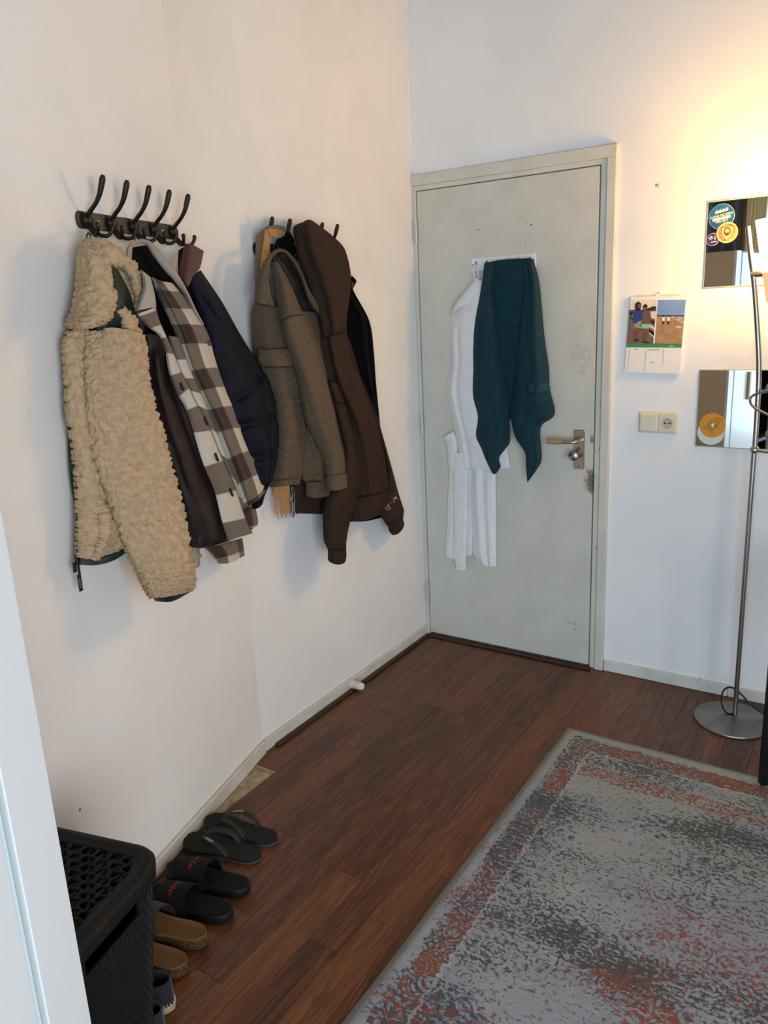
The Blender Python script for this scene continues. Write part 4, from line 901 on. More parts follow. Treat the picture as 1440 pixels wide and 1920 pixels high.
ptube('hanging_loop', [R_('a', p)[0] for p in ((262, 445, 8), (258, 415, 5.5), (268, 398, 5), (280, 415, 5.5), (282, 445, 8))], NEAR, .002, BLKTRIM, fj)

# ---------------- plaid shacket
PLAID = mat_plaid('buffalo_plaid', .070); PLAID_P = mat_plaid('buffalo_plaid_placket', .068, (.0, .02))
LINB = M('dark_brown_satin', '#2a1a17', .6, .3, var=(9, '#1f1415'), bump=(20, .2, .006), coord='UV'); QBLK = M('black_quilt', '#070709', .8, .1, bump=(40, .3, .004), coord='UV')
CREAMW = mat_twill('cream_wool', '#bfb8aa', '#9a9184'); CREAMW2 = mat_twill('cream_wool_edge', '#b5ac9d', '#857b6d')
pj = thing('plaid_shacket', near_pt(.40, 0, .9), 'brown and cream buffalo plaid overshirt hanging between fleece and navy jacket', 'jacket', 'jackets on the left rack')
patch('inner_lining', [R_('a', (530, 480, 7), (612, 467, 7)), R_('a', (530, 580, 7), (690, 570, 7)), R_('a', (575, 690, 7), (780, 690, 7)), R_('a', (610, 850, 7), (850, 800, 7)), R_('a', (600, 980, 6), (900, 960, 7)), R_('a', (605, 1200, 6), (940, 1180, 8)), R_('a', (625, 1440, 6), (970, 1420, 8))],
     NEAR, QBLK, pj, .004, .02, wr=(.006, .06))
patch('front_lining', [R_('a', (600, 985, 8), (690, 1000, 9), (740, 1010, 10)), R_('a', (612, 1200, 8), (700, 1200, 9.5), (770, 1210, 11)), R_('a', (635, 1440, 8), (760, 1440, 10), (860, 1430, 11)), R_('a', (690, 1640, 8), (820, 1640, 10.5), (940, 1640, 11)), R_('a', (750, 1840, 8), (880, 1850, 10.5), (1020, 1840, 11)),
     R_('a', (810, 2060, 8), (950, 2060, 10.5), (1090, 2050, 11)), R_('a', (850, 2190, 8), (980, 2180, 10), (1130, 2150, 11)), R_('a', (862, 2242, 8), (960, 2244, 9.5), (1095, 2205, 10.5))],
     NEAR, LINB, pj, .02, .04, wr=(.006, .08), folds=((.35, .1, .5, .9, .02, .014), (.75, .05, .7, .95, .018, -.014), (.15, .45, .3, .95, .015, .008)))
patch('sleeve', [R_('a', (640, 655, 8), (700, 680, 9), (765, 690, 8)), R_('a', (700, 790, 9), (780, 800, 10), (855, 800, 9)), R_('a', (752, 900, 9.5), (840, 900, 11), (930, 905, 9)), R_('a', (795, 1010, 10), (890, 1005, 11.5), (990, 1015, 9)), R_('a', (850, 1180, 10.5), (940, 1165, 12), (1035, 1160, 9)),
     R_('a', (905, 1310, 11), (1000, 1290, 12.5), (1075, 1280, 9.5)), R_('a', (960, 1430, 11), (1050, 1410, 13), (1130, 1400, 10)), R_('a', (1020, 1570, 11.5), (1110, 1545, 13), (1180, 1540, 10)), R_('a', (1085, 1740, 11.5), (1170, 1700, 13), (1240, 1680, 10.5)), R_('a', (1140, 1900, 11.5), (1230, 1850, 13), (1300, 1820, 10.5)), R_('a', (1180, 2010, 11.5), (1265, 1965, 12.5), (1335, 1872, 10.5))],
     NEAR, PLAID, pj, .022, .05, .005, wr=(.005, .09), folds=((.2, .05, .25, .95, .012, .010), (.7, .2, .75, 1, .02, .006)), uvoff=(.010, .0))
patch('front_strip', [R_('a', (740, 1000, 11), (800, 1010, 11)), R_('a', (800, 1190, 12), (862, 1185, 12)), R_('a', (850, 1290, 12), (915, 1300, 12.5)), R_('a', (890, 1380, 12.5), (965, 1410, 12.8)), R_('a', (970, 1530, 12.5), (1030, 1570, 13)), R_('a', (1045, 1710, 12.5), (1100, 1750, 13)), R_('a', (1110, 1850, 12.5), (1150, 1890, 12.5)), R_('a', (1170, 2010, 12), (1188, 2012, 12))],
     NEAR, PLAID, pj, .008, .03, .005, uvoff=(-.015, .045))
plk = patch('button_placket', [R_('a', (558, 872, 12), (664, 832, 12)), R_('a', (620, 945, 12.5), (690, 920, 12.5)), R_('a', (690, 1000, 12.5), (722, 992, 12.5)), R_('a', (722, 1080, 12.5), (765, 1090, 13)), R_('a', (745, 1210, 13), (808, 1195, 13.5)), R_('a', (792, 1340, 13), (855, 1290, 13.8)), R_('a', (838, 1420, 13), (900, 1390, 14)), R_('a', (880, 1540, 13), (978, 1530, 14)), R_('a', (940, 1740, 13), (1050, 1705, 14)),
     R_('a', (1010, 1910, 13), (1130, 1880, 14)), R_('a', (1052, 2080, 13), (1186, 2050, 14)), R_('a', (1090, 2202, 13), (1232, 2160, 14))], NEAR, PLAID_P, pj, .010, .025, .005, uvoff=(-.029, .0), wr=(.003, .08))
for (x, y) in ((818, 1298), (960, 1500), (1022, 1712), (1108, 1918)):
    pts = [R_('a', (x-9, y-24, 14.6))[0], R_('a', (x-2, y, 14.9))[0], R_('a', (x+9, y+24, 14.6))[0]]
    bh = ptube('buttonhole', pts, NEAR, [.0015]+[.0035]*18+[.0015], M('buttonhole_thread', '#2f2a26', .9, .1), plk, 8, 20)
patch('collar_band', [R_('a', (500, 548, 11), (522, 560, 10)), R_('a', (503, 480, 11), (526, 490, 10)), R_('a', (552, 437, 11), (566, 463, 10)), R_('a', (620, 440, 11), (610, 468, 10)), R_('a', (682, 493, 11), (648, 524, 10)), R_('a', (752, 582, 11), (708, 606, 10)), R_('a', (803, 652, 11), (770, 672, 10)), R_('a', (852, 740, 11), (832, 748, 10)), R_('a', (903, 850, 11), (888, 858, 10)), R_('a', (947, 932, 10.5), (934, 934, 10))],
     NEAR, CREAMW2, pj, .006, .02, .004, sp=.006)
patch('collar_flap', [R_('a', (575, 610, 12), (632, 655, 12)), R_('a', (596, 690, 13), (655, 740, 13)), R_('a', (575, 780, 13.5), (664, 800, 13.5)), R_('a', (552, 852, 13), (667, 832, 13))], NEAR, CREAMW, pj, .015, .02, .004, sp=.006)
patch('cuff', [R_('a', (955, 2245, 7), (1060, 2225, 8.5), (1172, 2188, 7)), R_('a', (1000, 2292, 7), (1090, 2270, 8.5), (1180, 2240, 7)), R_('a', (1030, 2338, 7), (1105, 2332, 8.5), (1186, 2290, 7))], NEAR, mat_plaid('buffalo_plaid_cuff', .075, (.03, .06)), pj, .02, .03, .005)
patch('back_hem', [R_('a', (1165, 2000, 9), (1245, 1985, 8)), R_('a', (1190, 2070, 9), (1265, 2095, 8)), R_('a', (1222, 2142, 9), (1240, 2130, 8))], NEAR, mat_plaid('buffalo_plaid_hem', .075, (.06, .03)), pj, .006, .015)
ptube('neck_loop', [R_('a', p)[0] for p in ((545, 452, 10), (540, 415, 6), (560, 398, 5.5), (585, 420, 6), (590, 455, 10))], NEAR, .002, BLKTRIM, pj)
bt = unp(np.array(80+978/3.1304), np.array(310+1045/3.1304), .118, NEAR); build_s(MB().lathe([(.0065, 0), (.007, .002), (.005, .003), (.0045, .002)], bt, 16, NN+np.array([0, -.8, 0])), 'button', M('brown_button', '#33231a', .4, .5), pj, 40)

# ---------------- navy puffer
NAVY = M('navy_nylon', '#0e1122', .72, .2, var=(10, '#0a0c18'), bump=(40, .3, .006), coord='UV'); CORD = mat_twill('brown_corduroy', '#5a2c17', '#43200f', 500)
nj = thing('navy_puffer', near_pt(.22, 0, .95), 'navy padded jacket with brown corduroy collar behind the plaid overshirt', 'jacket', 'jackets on the left rack')
patch('padded_body', [R_('a', (835, 690, 5), (885, 650, 6.5), (928, 615, 6)), R_('a', (890, 830, 7), (980, 810, 9), (1052, 800, 7)), R_('a', (950, 980, 8), (1060, 970, 10), (1142, 960, 8)), R_('a', (1000, 1130, 9), (1120, 1110, 11), (1222, 1092, 9)), R_('a', (1050, 1330, 9.5), (1220, 1300, 12), (1345, 1275, 10)), R_('a', (1100, 1500, 10), (1270, 1480, 13), (1386, 1470, 10.5)),
     R_('a', (1170, 1680, 10), (1300, 1660, 13), (1386, 1650, 10.5)), R_('a', (1230, 1850, 10), (1310, 1840, 12), (1362, 1800, 10.5)), R_('a', (1240, 1960, 9.5), (1275, 1960, 10.5), (1308, 1930, 10)), R_('a', (1238, 2018, 9), (1270, 2010, 10), (1292, 1985, 9.5))],
     NEAR, NAVY, nj, .03, .06, .006, wr=(.007, .07), folds=((.1, .58, 1, .56, .009, -.018), (.1, .70, 1, .69, .009, -.018), (.2, .48, 1, .40, .009, -.016), (.1, .82, 1, .80, .009, -.016), (.75, .42, .62, .95, .012, -.013), (.4, .1, .75, .42, .015, -.010), (.85, .55, .9, .8, .02, .01)))
patch('collar', [R_('a', (832, 476, 7), (866, 460, 8), (946, 503, 7)), R_('a', (808, 590, 7.5), (850, 590, 9), (925, 598, 7.5)), R_('a', (802, 640, 7.5), (838, 665, 9), (890, 648, 8)), R_('a', (843, 708, 8), (850, 712, 8.5), (858, 703, 8))], NEAR, CORD, nj, .015, .02, .005, sp=.006)
patch('collar_inside', [R_('a', (800, 500, 4), (830, 480, 5)), R_('a', (796, 580, 4), (822, 580, 6)), R_('a', (798, 650, 4), (830, 660, 6))], NEAR, NAVY, nj, .004, .01)

# ---------------- scarf
SCO = mat_twill('scarf_outer', '#7d6a4d', '#665640', 900); SCI = mat_twill('camel_wool', '#c08d55', '#a87845', 900)
sc = thing('camel_scarf', (.03, -1.0, .8), 'camel scarf with fringed end hanging behind the brown wool jacket', 'scarf')
patch('scarf_band', [R_('c', (255, 190, 6), (290, 188, 6)), R_('c', (190, 240, 5), (262, 230, 6)), R_('c', (174, 300, 4), (250, 320, 5)), R_('c', (168, 500, 3), (240, 500, 4)), R_('c', (160, 800, 3), (260, 800, 4)), R_('c', (160, 1200, 2.5), (300, 1200, 3.5)), R_('c', (230, 1700, 2.5), (380, 1700, 3.5)), R_('c', (300, 2100, 2.5), (430, 2100, 3.5)), R_('c', (306, 2250, 2.5), (438, 2255, 3.5))],
     FAR, SCO, sc, .01, .015, .006, wr=(.003, .05))
patch('camel_fold', [R_('c', (238, 215, 6.5), (272, 200, 6.5)), R_('c', (228, 320, 6), (280, 320, 6.5)), R_('c', (214, 420, 5.5), (280, 420, 6)), R_('c', (205, 520, 5), (270, 520, 6))], FAR, SCI, sc, .008, .01, .004, folds=((.5, 0, .5, 1, .006, -.004),))
patch('top_loop', [R_('c', (262, 195, 7), (285, 262, 7)), R_('c', (340, 178, 7.5), (345, 282, 7.5)), R_('c', (390, 192, 7), (392, 262, 7)), R_('c', (408, 215, 6.5), (400, 240, 6.5))], FAR, SCI, sc, .006, .015, .005, folds=((0, .2, 1, .6, .006, -.004),), sp=.006)
patch('top_loop_outer', [R_('c', (258, 188, 7.6), (270, 200, 7.8)), R_('c', (335, 176, 8), (340, 205, 8.2)), R_('c', (392, 190, 7.6), (388, 225, 7.8)), R_('c', (410, 214, 7), (404, 240, 7))], FAR, SCO, sc, .004, .01, .004, sp=.006)
patch('scarf_end', [R_('c', (305, 2240, 3.6), (438, 2245, 4.2)), R_('c', (312, 2300, 3.6), (438, 2305, 4.2)), R_('c', (318, 2335, 3.6), (440, 2335, 4.2))], FAR, SCI, sc, .004, .01, .004)
fg = MB(); rnd = random.Random(4)
for k in range(17):
    x = 318+k*7.4; pts = [R_('c', (x, 2325, 4))[0], R_('c', (x+rnd.uniform(-4, 8), 2390, 4.2))[0], R_('c', (x+rnd.uniform(-4, 16), 2440, 4))[0], R_('c', (x+rnd.uniform(2, 26), 2470+rnd.uniform(0, 45), 4))[0]]
    P = cr(np.array(pts), 10); fg.tube(unp(P[:, 0], P[:, 1], P[:, 2], FAR), .0017, 6)
tag(build_s(fg, 'fringe', SCI, sc, 50), kind='stuff')
BLKW = M('black_wool', '#0e0e10', .9, .1, bump=(300, .3, .002), coord='UV', sheen=.0)
bs_ = thing('black_scarf', (.03, -.95, .8), 'black scarf with black and white fringe beside the camel scarf', 'scarf')
patch('scarf_band', [R_('c', (395, 235, 6), (440, 235, 6)), R_('c', (335, 300, 5), (470, 290, 6)), R_('c', (320, 360, 4), (478, 380, 5)), R_('c', (320, 480, 3.5), (480, 500, 4.5)), R_('c', (340, 900, 3), (480, 900, 4)), R_('c', (380, 1500, 3), (490, 1500, 4)), R_('c', (435, 2100, 2.5), (492, 2100, 3.5)), R_('c', (440, 2270, 2.5), (490, 2270, 3.2))], FAR, BLKW, bs_, .008, .015, .005)
fg = [MB(), MB()]
for k in range(9):
    x = 446+k*5.4; pts = [R_('c', (x, 2255, 3.6))[0], R_('c', (x+rnd.uniform(-5, 5), 2350, 3.8))[0], R_('c', (x+rnd.uniform(-5, 8), 2420, 3.6))[0], R_('c', (x+rnd.uniform(-3, 10), 2450+rnd.uniform(0, 55), 3.6))[0]]
    P = cr(np.array(pts), 10); fg[k % 2].tube(unp(P[:, 0], P[:, 1], P[:, 2], FAR), .0018, 6)
tag(build_s(fg[0], 'fringe', BLKW, bs_, 50), kind='stuff'); tag(build_s(fg[1], 'fringe', CREAMW, bs_, 50), kind='stuff')

# ---------------- brown wool jacket
BRW = mat_twill('brown_wool', '#6e5d49', '#463a2d', 330, .6, .05); BRL = M('grey_satin_lining', '#222423', .6, .3, bump=(20, .3, .006), coord='UV')
wj = thing('wool_jacket', (.09, -.95, .9), 'taupe brown wool overshirt with pointed collar and chest pocket flap', 'jacket', 'garments on the right rack')
patch('front_panel', [R_('c', (160, 795, 6), (250, 815, 10), (345, 830, 11)), R_('c', (136, 900, 5), (250, 920, 10), (362, 960, 12)), R_('c', (148, 1080, 5), (270, 1080, 10.5), (402, 1110, 13)), R_('c', (170, 1280, 5), (310, 1290, 11), (455, 1300, 13)), R_('c', (215, 1430, 5), (360, 1430, 11), (505, 1440, 13)), R_('c', (270, 1560, 5), (400, 1570, 10.5), (540, 1580, 12)), R_('c', (300, 1800, 5), (430, 1800, 10), (567, 1790, 11.5)),
     R_('c', (300, 2000, 5), (425, 1980, 9.5), (562, 1950, 11)), R_('c', (288, 2160, 5), (410, 2150, 9), (538, 2130, 10)), R_('c', (279, 2262, 6), (400, 2250, 9), (516, 2236, 10))], FAR, BRW, wj, .012, .04, .006, wr=(.004, .1), folds=((.95, .5, .8, .98, .02, -.012), (.3, .5, .35, 1, .03, .006), (.0, .93, 1, .93, .003, -.002)))
patch('hem_stitching', [R_('c', (292, 2206, 8), (410, 2196, 10.6), (522, 2186, 11)), R_('c', (291, 2213, 8), (410, 2203, 10.6), (521, 2193, 11))], FAR, BRW, wj, .003, .003, .002) if False else None
patch('yoke_seam', [R_('c', (325, 1563, 8.8), (430, 1565, 11.7), (530, 1568, 13)), R_('c', (325, 1578, 8.8), (430, 1580, 11.7), (530, 1583, 13))], FAR, BRW, wj, .004, .004, .003, sp=.004)
patch('pocket_flap', [R_('c', (188, 1163, 8.6), (310, 1165, 12.8), (436, 1158, 14.4)), R_('c', (190, 1240, 8.8), (320, 1240, 13.2), (450, 1230, 14.8)), R_('c', (222, 1300, 9.6), (330, 1300, 13.4), (462, 1296, 15))], FAR, BRW, wj, .006, .008, .006, sp=.004)
SEAM_SHADE = mat_twill('brown_wool_seam_shade', '#40352a', '#2b231b', 330, .6, .0)  # dark tubes: seams, plus shadow lines painted under collar and flap edges
def seam_and_shade(pts, r=.0016, fr=FAR, crop='c', mat=SEAM_SHADE, par=None, name='seam_and_shade'): return ptube(name, [R_(crop, p)[0] for p in pts], fr, r, mat, par or wj, 6, 30)
seam_and_shade([(190, 1162, 9.2), (310, 1163, 13.5), (436, 1157, 14.9)]); seam_and_shade([(188, 1165, 9.2), (190, 1250, 9.6), (222, 1303, 10.4), (330, 1305, 14), (464, 1300, 15.4)], .002)
patch('collar_lining', [R_('c', (305, 430, 8), (400, 400, 8)), R_('c', (320, 520, 8), (490, 520, 8)), R_('c', (370, 620, 8), (545, 640, 8)), R_('c', (440, 720, 8.5), (590, 790, 8)), R_('c', (520, 870, 9), (660, 885, 8))], FAR, BRL, wj, .006, .03, wr=(.008, .05), folds=((.45, .05, .6, .9, .012, .008),))
patch('right_front', [R_('c', (535, 860, 10), (682, 878, 9)), R_('c', (580, 985, 11), (692, 1000, 9.5)), R_('c', (635, 1140, 11.5), (708, 1130, 10)), R_('c', (690, 1290, 12), (732, 1290, 10.5)), R_('c', (735, 1430, 12), (757, 1430, 11))], FAR, BRW, wj, .006, .03, .005, folds=((.7, .0, .75, 1, .008, -.004),))
ws = patch('sleeve', [R_('c', (305, 468, 10), (345, 475, 10)), R_('c', (325, 600, 11), (380, 610, 12.5), (432, 620, 11)), R_('c', (346, 780, 12), (430, 790, 14), (508, 800, 12)), R_('c', (358, 940, 12.5), (455, 900, 14.5), (548, 890, 12.5)), R_('c', (385, 1080, 13), (495, 1050, 15), (600, 1030, 13)), R_('c', (430, 1220, 13), (545, 1200, 15), (655, 1190, 13)), R_('c', (482, 1370, 13), (595, 1350, 15), (706, 1340, 13)), R_('c', (522, 1540, 13), (640, 1500, 15), (752, 1470, 13)),
     R_('c', (570, 1740, 13), (690, 1680, 15), (797, 1640, 13)), R_('c', (642, 1910, 13), (745, 1870, 15), (842, 1830, 13)), R_('c', (698, 2040, 13), (800, 2010, 15), (885, 1990, 13)), R_('c', (718, 2180, 13), (810, 2160, 15), (910, 2135, 13))], FAR, BRW, wj, .035, .05, .006, wr=(.005, .1),
     folds=((.0, .285, 1, .24, .004, -.004), (.25, .3, .5, .9, .02, .006), (.78, .45, .82, 1, .012, -.007)))
patch('sleeve_cuff', [R_('c', (716, 2176, 13.4), (812, 2160, 15.4), (910, 2134, 13.4)), R_('c', (726, 2240, 13.4), (825, 2225, 15.4), (930, 2190, 13.4)), R_('c', (730, 2292, 13.4), (830, 2282, 15.4), (942, 2243, 13.4))], FAR, BRW, ws, .036, .05, .006)
us = patch('under_sleeve', [R_('c', (560, 1780, 9), (640, 1790, 11)), R_('c', (555, 1920, 9), (700, 1960, 12)), R_('c', (540, 2160, 8.5), (720, 2180, 12)), R_('c', (568, 2225, 8.5), (740, 2215, 12))], FAR, BRW, wj, .012, .03, .005, folds=((.25, .3, .35, 1, .012, -.010), (.6, .3, .62, 1, .008, -.006)))
uc = patch('under_cuff', [R_('c', (568, 2218, 9), (650, 2222, 11.5), (742, 2212, 12.3)), R_('c', (570, 2330, 9), (655, 2345, 11.5), (763, 2325, 12.3))], FAR, BRW, us, .012, .03, .006)
bp = unp(np.array(440+665/4.2353), np.array(380+2280/4.2353), .128, FAR); build_s(MB().lathe([(.0065, 0), (.007, .002), (.005, .003), (.0045, .002)], bp, 16, (1, -.9, 0)), 'button', M('brown_button', '#33231a', .4, .5), uc, 40)
patch('collar', [R_('c', (288, 402, 12.6), (330, 385, 12.6)), R_('c', (228, 480, 12.6), (288, 470, 13.6)), R_('c', (198, 590, 12.6), (276, 590, 14.1)), R_('c', (180, 700, 12.6), (294, 715, 14.6)), R_('c', (160, 796, 12.1), (318, 823, 14.6))], FAR, BRW, wj, .012, .03, .006, sp=.006)
patch('collar_band', [R_('c', (300, 388, 12.2), (306, 440, 11.2)), R_('c', (345, 366, 12.2), (345, 398, 11.2)), R_('c', (400, 373, 12.2), (392, 400, 11.2)), R_('c', (452, 418, 12.2), (436, 440, 11.2)), R_('c', (502, 500, 12.2), (484, 512, 11.2)), R_('c', (546, 580, 12.2), (526, 592, 11.2)), R_('c', (580, 665, 12.7), (556, 678, 11.7)), R_('c', (640, 765, 13.2), (595, 785, 12.2)), R_('c', (690, 842, 13.2), (668, 887, 12.2))], FAR, BRW, wj, .006, .02, .005, sp=.006)
seam_and_shade([(160, 798, 12.6), (240, 812, 14.6), (318, 826, 15)], .002); seam_and_shade([(276, 590, 14.3), (292, 700, 15), (319, 824, 15)], .0018)
seam_and_shade([(358, 942, 14.5), (455, 902, 18.6), (546, 892, 15)], .0016); seam_and_shade([(718, 2180, 15), (812, 2163, 19.2), (910, 2138, 15)], .0018)
seam_and_shade([(292, 2212, 8.2), (400, 2200, 11), (520, 2188, 11.2)], .0012); seam_and_shade([(682, 880, 10.5), (694, 1000, 11), (712, 1130, 11.5), (734, 1290, 12), (757, 1430, 12.4)], .0016)
seam_and_shade([(306, 442, 11.8), (345, 400, 11.8), (392, 402, 11.8), (436, 442, 11.8), (484, 514, 11.8), (526, 594, 11.8), (556, 680, 12.3), (595, 787, 12.8), (668, 888, 12.8)], .002)
ptube('neck_loop', [R_('c', p)[0] for p in ((318, 380, 9), (310, 345, 5.5), (325, 330, 5), (340, 345, 6), (348, 372, 9))], FAR, .002, BLKTRIM, wj)

# ---------------- hoodie
HOOD = M('brown_sweat', '#3b2c24', .92, .12, var=(40, '#35271f'), bump=(500, .25, .001), coord='UV', sheen=.0); RIB = M('brown_rib', '#36281f', .92, .12, bump=(400, .4, .002), coord='UV', stretch=(1, .06, 1), sheen=.0)
hj = thing('brown_hoodie', (.09, -.72, .65), 'plain brown hoodie with gold sleeve print hanging right of the wool jacket', 'hoodie', 'garments on the right rack')
patch('hood', [R_('c', (555, 150, 8), (590, 134, 8.5), (622, 145, 8)), R_('c', (478, 192, 9), (600, 185, 12), (735, 228, 9)), R_('c', (488, 320, 9.5), (640, 320, 13.5), (848, 330, 9)), R_('c', (508, 450, 10), (680, 450, 14), (893, 420, 9)), R_('c', (560, 580, 10.5), (730, 580, 14.5), (922, 570, 9)), R_('c', (620, 760, 11), (770, 745, 14.5), (916, 730, 9.5)), R_('c', (670, 920, 11.5), (790, 890, 14), (893, 900, 10)), R_('c', (700, 1075, 12), (800, 1045, 13.5), (889, 1022, 10.5))],
     FAR, HOOD, hj, .03, .06, .006, wr=(.004, .12), folds=((.42, .0, .46, .95, .035, .014), (.2, .1, .3, .95, .03, -.008)))
patch('body', [R_('c', (690, 1070, 11.5), (800, 1040, 13), (889, 1022, 10)), R_('c', (700, 1200, 11), (830, 1200, 13), (932, 1230, 9.5)), R_('c', (730, 1400, 11), (880, 1400, 13.5), (1015, 1420, 9.5)), R_('c', (800, 1600, 11), (960, 1600, 14), (1092, 1640, 9.5)), R_('c', (860, 1800, 11), (1030, 1800, 14), (1155, 1820, 9.5)), R_('c', (910, 2000, 11), (1070, 2020, 14), (1205, 2080, 9.5)), R_('c', (945, 2200, 11), (1090, 2220, 14), (1228, 2230, 10)), R_('c', (950, 2350, 11), (1080, 2325, 14), (1236, 2275, 10))],
     FAR, HOOD, hj, .02, .05, .006, wr=(.004, .1), folds=((.3, .0, .5, .95, .028, .012), (.62, .02, .75, .9, .022, -.010), (.15, .05, .25, .6, .022, -.010), (.85, .3, .85, .95, .03, .006)))
patch('waistband', [R_('c', (940, 2345, 11.5), (1080, 2322, 14.5), (1236, 2272, 10.3)), R_('c', (930, 2440, 11.5), (1070, 2425, 14.5), (1215, 2380, 10.3)), R_('c', (915, 2528, 11.2), (1050, 2520, 14), (1168, 2476, 10))], FAR, RIB, hj, .02, .05, .006)
patch('back_hem', [R_('c', (470, 2200, 4), (720, 2250, 6)), R_('c', (478, 2350, 4), (720, 2350, 6)), R_('c', (486, 2468, 4), (720, 2474, 6))], FAR, HOOD, hj, .01, .02, folds=((0, .55, 1, .5, .004, -.004),))
hs = patch('front_sleeve', [R_('c', (735, 1420, 12), (790, 1430, 13), (850, 1450, 12)), R_('c', (780, 1580, 12), (840, 1590, 13.5), (905, 1615, 12)), R_('c', (815, 1750, 12), (880, 1760, 14), (945, 1790, 12)), R_('c', (850, 1900, 12), (915, 1920, 14.5), (975, 1960, 12)), R_('c', (850, 2060, 12), (935, 2080, 14.5), (1012, 2110, 12)), R_('c', (800, 2230, 12), (910, 2230, 14.5), (1026, 2180, 12)), R_('c', (735, 2330, 11.5), (860, 2340, 14), (985, 2370, 12)), R_('c', (708, 2440, 11), (820, 2450, 14), (935, 2480, 12)), R_('c', (708, 2560, 11), (805, 2560, 14), (906, 2580, 11.5)), R_('c', (716, 2680, 11), (800, 2690, 14), (888, 2690, 11)), R_('c', (738, 2748, 11), (810, 2756, 13.5), (886, 2745, 11))],
     FAR, HOOD, hj, .03, .05, .006, wr=(.004, .1), folds=((.2, .12, 1, .16, .006, -.005), (.8, .2, .85, .5, .015, .006)))
patch('front_cuff', [R_('c', (744, 2748, 11), (812, 2754, 13.5), (884, 2744, 11)), R_('c', (745, 2800, 11), (815, 2806, 13.5), (888, 2800, 11)), R_('c', (750, 2845, 11), (815, 2868, 13.5), (880, 2850, 11)), R_('c', (790, 2868, 12), (825, 2876, 13), (860, 2868, 12))], FAR, RIB, hs, .026, .05, .006)
rs = patch('rear_sleeve', [R_('c', (885, 1060, 7), (905, 1080, 7), (925, 1130, 6)), R_('c', (930, 1260, 7), (965, 1300, 8), (1005, 1390, 6)), R_('c', (1010, 1450, 7), (1050, 1500, 8), (1085, 1580, 6)), R_('c', (1080, 1650, 7), (1120, 1690, 8), (1150, 1760, 6)), R_('c', (1140, 1830, 7), (1175, 1880, 8.5), (1205, 1950, 6)), R_('c', (1190, 2050, 7), (1230, 2080, 9), (1255, 2130, 6)), R_('c', (1205, 2200, 7.5), (1255, 2250, 9.5), (1300, 2300, 6.5)), R_('c', (1165, 2400, 8), (1255, 2380, 10), (1328, 2390, 6.5)), R_('c', (1158, 2470, 8), (1255, 2470, 10), (1344, 2442, 6.5)), R_('c', (1200, 2550, 8), (1260, 2540, 10), (1340, 2490, 6.5))],
     FAR, HOOD, hj, .02, .05, .006, wr=(.003, .08))
patch('rear_cuff', [R_('c', (1206, 2548, 8), (1270, 2535, 10), (1338, 2490, 6.5)), R_('c', (1222, 2580, 8), (1285, 2565, 10), (1340, 2525, 6.5)), R_('c', (1240, 2625, 8), (1290, 2610, 9.5), (1348, 2555, 6.5)), R_('c', (1258, 2640, 8.3), (1295, 2632, 9), (1330, 2600, 7))], FAR, RIB, rs, .018, .05, .006)
HSEAM = M('brown_sweat_seam', '#241a15', .95, .1)
seam_and_shade([(700, 1076, 14), (800, 1046, 17.2), (889, 1024, 12.6)], .0022, mat=HSEAM, par=hj); seam_and_shade([(945, 2352, 13), (1080, 2326, 17), (1234, 2277, 12)], .0018, mat=HSEAM, par=hj)
seam_and_shade([(784, 1582, 13.6), (845, 1590, 17), (906, 1617, 13.8)], .0018, mat=HSEAM, par=hj); seam_and_shade([(742, 2749, 12.6), (812, 2757, 17), (886, 2747, 12.6)], .0018, mat=HSEAM, par=hj); seam_and_shade([(1203, 2552, 9.6), (1265, 2540, 12.4), (1340, 2492, 8)], .0018, mat=HSEAM, par=hj)
GOLD = M('gold_print', '#e3b56a', .45, .4)
def on_sleeve(px, py, d=12.1): return (px, py, d/100)
for (pts, r) in (([(736, 937.5), (738.5, 943)], .0013), ([(740, 940), (737.5, 932.5), (741.5, 935.5), (741.5, 930), (745, 936)], .0012), ([(721.5, 951), (723, 954), (727.5, 956), (732, 953), (734, 947.5), (732.5, 942.5)], .0011), ([(727.5, 953), (725.5, 948.5), (728, 946), (729.5, 945)], .0010), ([(728, 948), (731, 951)], .0010)):
    n = 4*len(pts); ii = np.linspace(0, len(pts)-1, n); P = np.stack([np.interp(ii, range(len(pts)), [p[k] for p in pts]) for k in (0, 1)], 1)
    W = unp(P[:, 0], P[:, 1], np.full(n, .1205), FAR); build_s(MB().tube(W, r, 6), 'sleeve_print', GOLD, rs, 50)

# ---------------- black coat
BC = M('black_coat_wool', '#07080b', .9, .06, bump=(300, .2, .002), coord='UV', sheen=.0)
bc = thing('black_coat', (.03, -.55, .65), 'black coat with a red lining edge behind the brown hoodie', 'coat', 'garments on the right rack')
patch('coat_body', [R_('c', (880, 560, 3), (925, 590, 4)), R_('c', (870, 720, 3.5), (945, 700, 4)), R_('c', (860, 980, 4), (1000, 900, 5.5), (1070, 940, 3.5)), R_('c', (880, 1160, 4), (1010, 1150, 6), (1105, 1180, 3.5)), R_('c', (900, 1400, 4), (1040, 1400, 6), (1122, 1420, 3.5)), R_('c', (950, 1600, 4), (1080, 1600, 6), (1145, 1660, 3.5)), R_('c', (960, 1850, 4), (1090, 1850, 6), (1160, 1830, 3.5)), R_('c', (950, 2100, 4), (1090, 2100, 6), (1170, 2100, 3.5)), R_('c', (930, 2350, 4), (1080, 2350, 6), (1185, 2330, 3.5)), R_('c', (912, 2532, 4.5), (1040, 2530, 6.5), (1172, 2500, 4))],
     FAR, BC, bc, .01, .04, .005, wr=(.004, .08), folds=((.4, .1, .7, .5, .012, .012), (.75, .15, .85, .5, .010, -.012)))
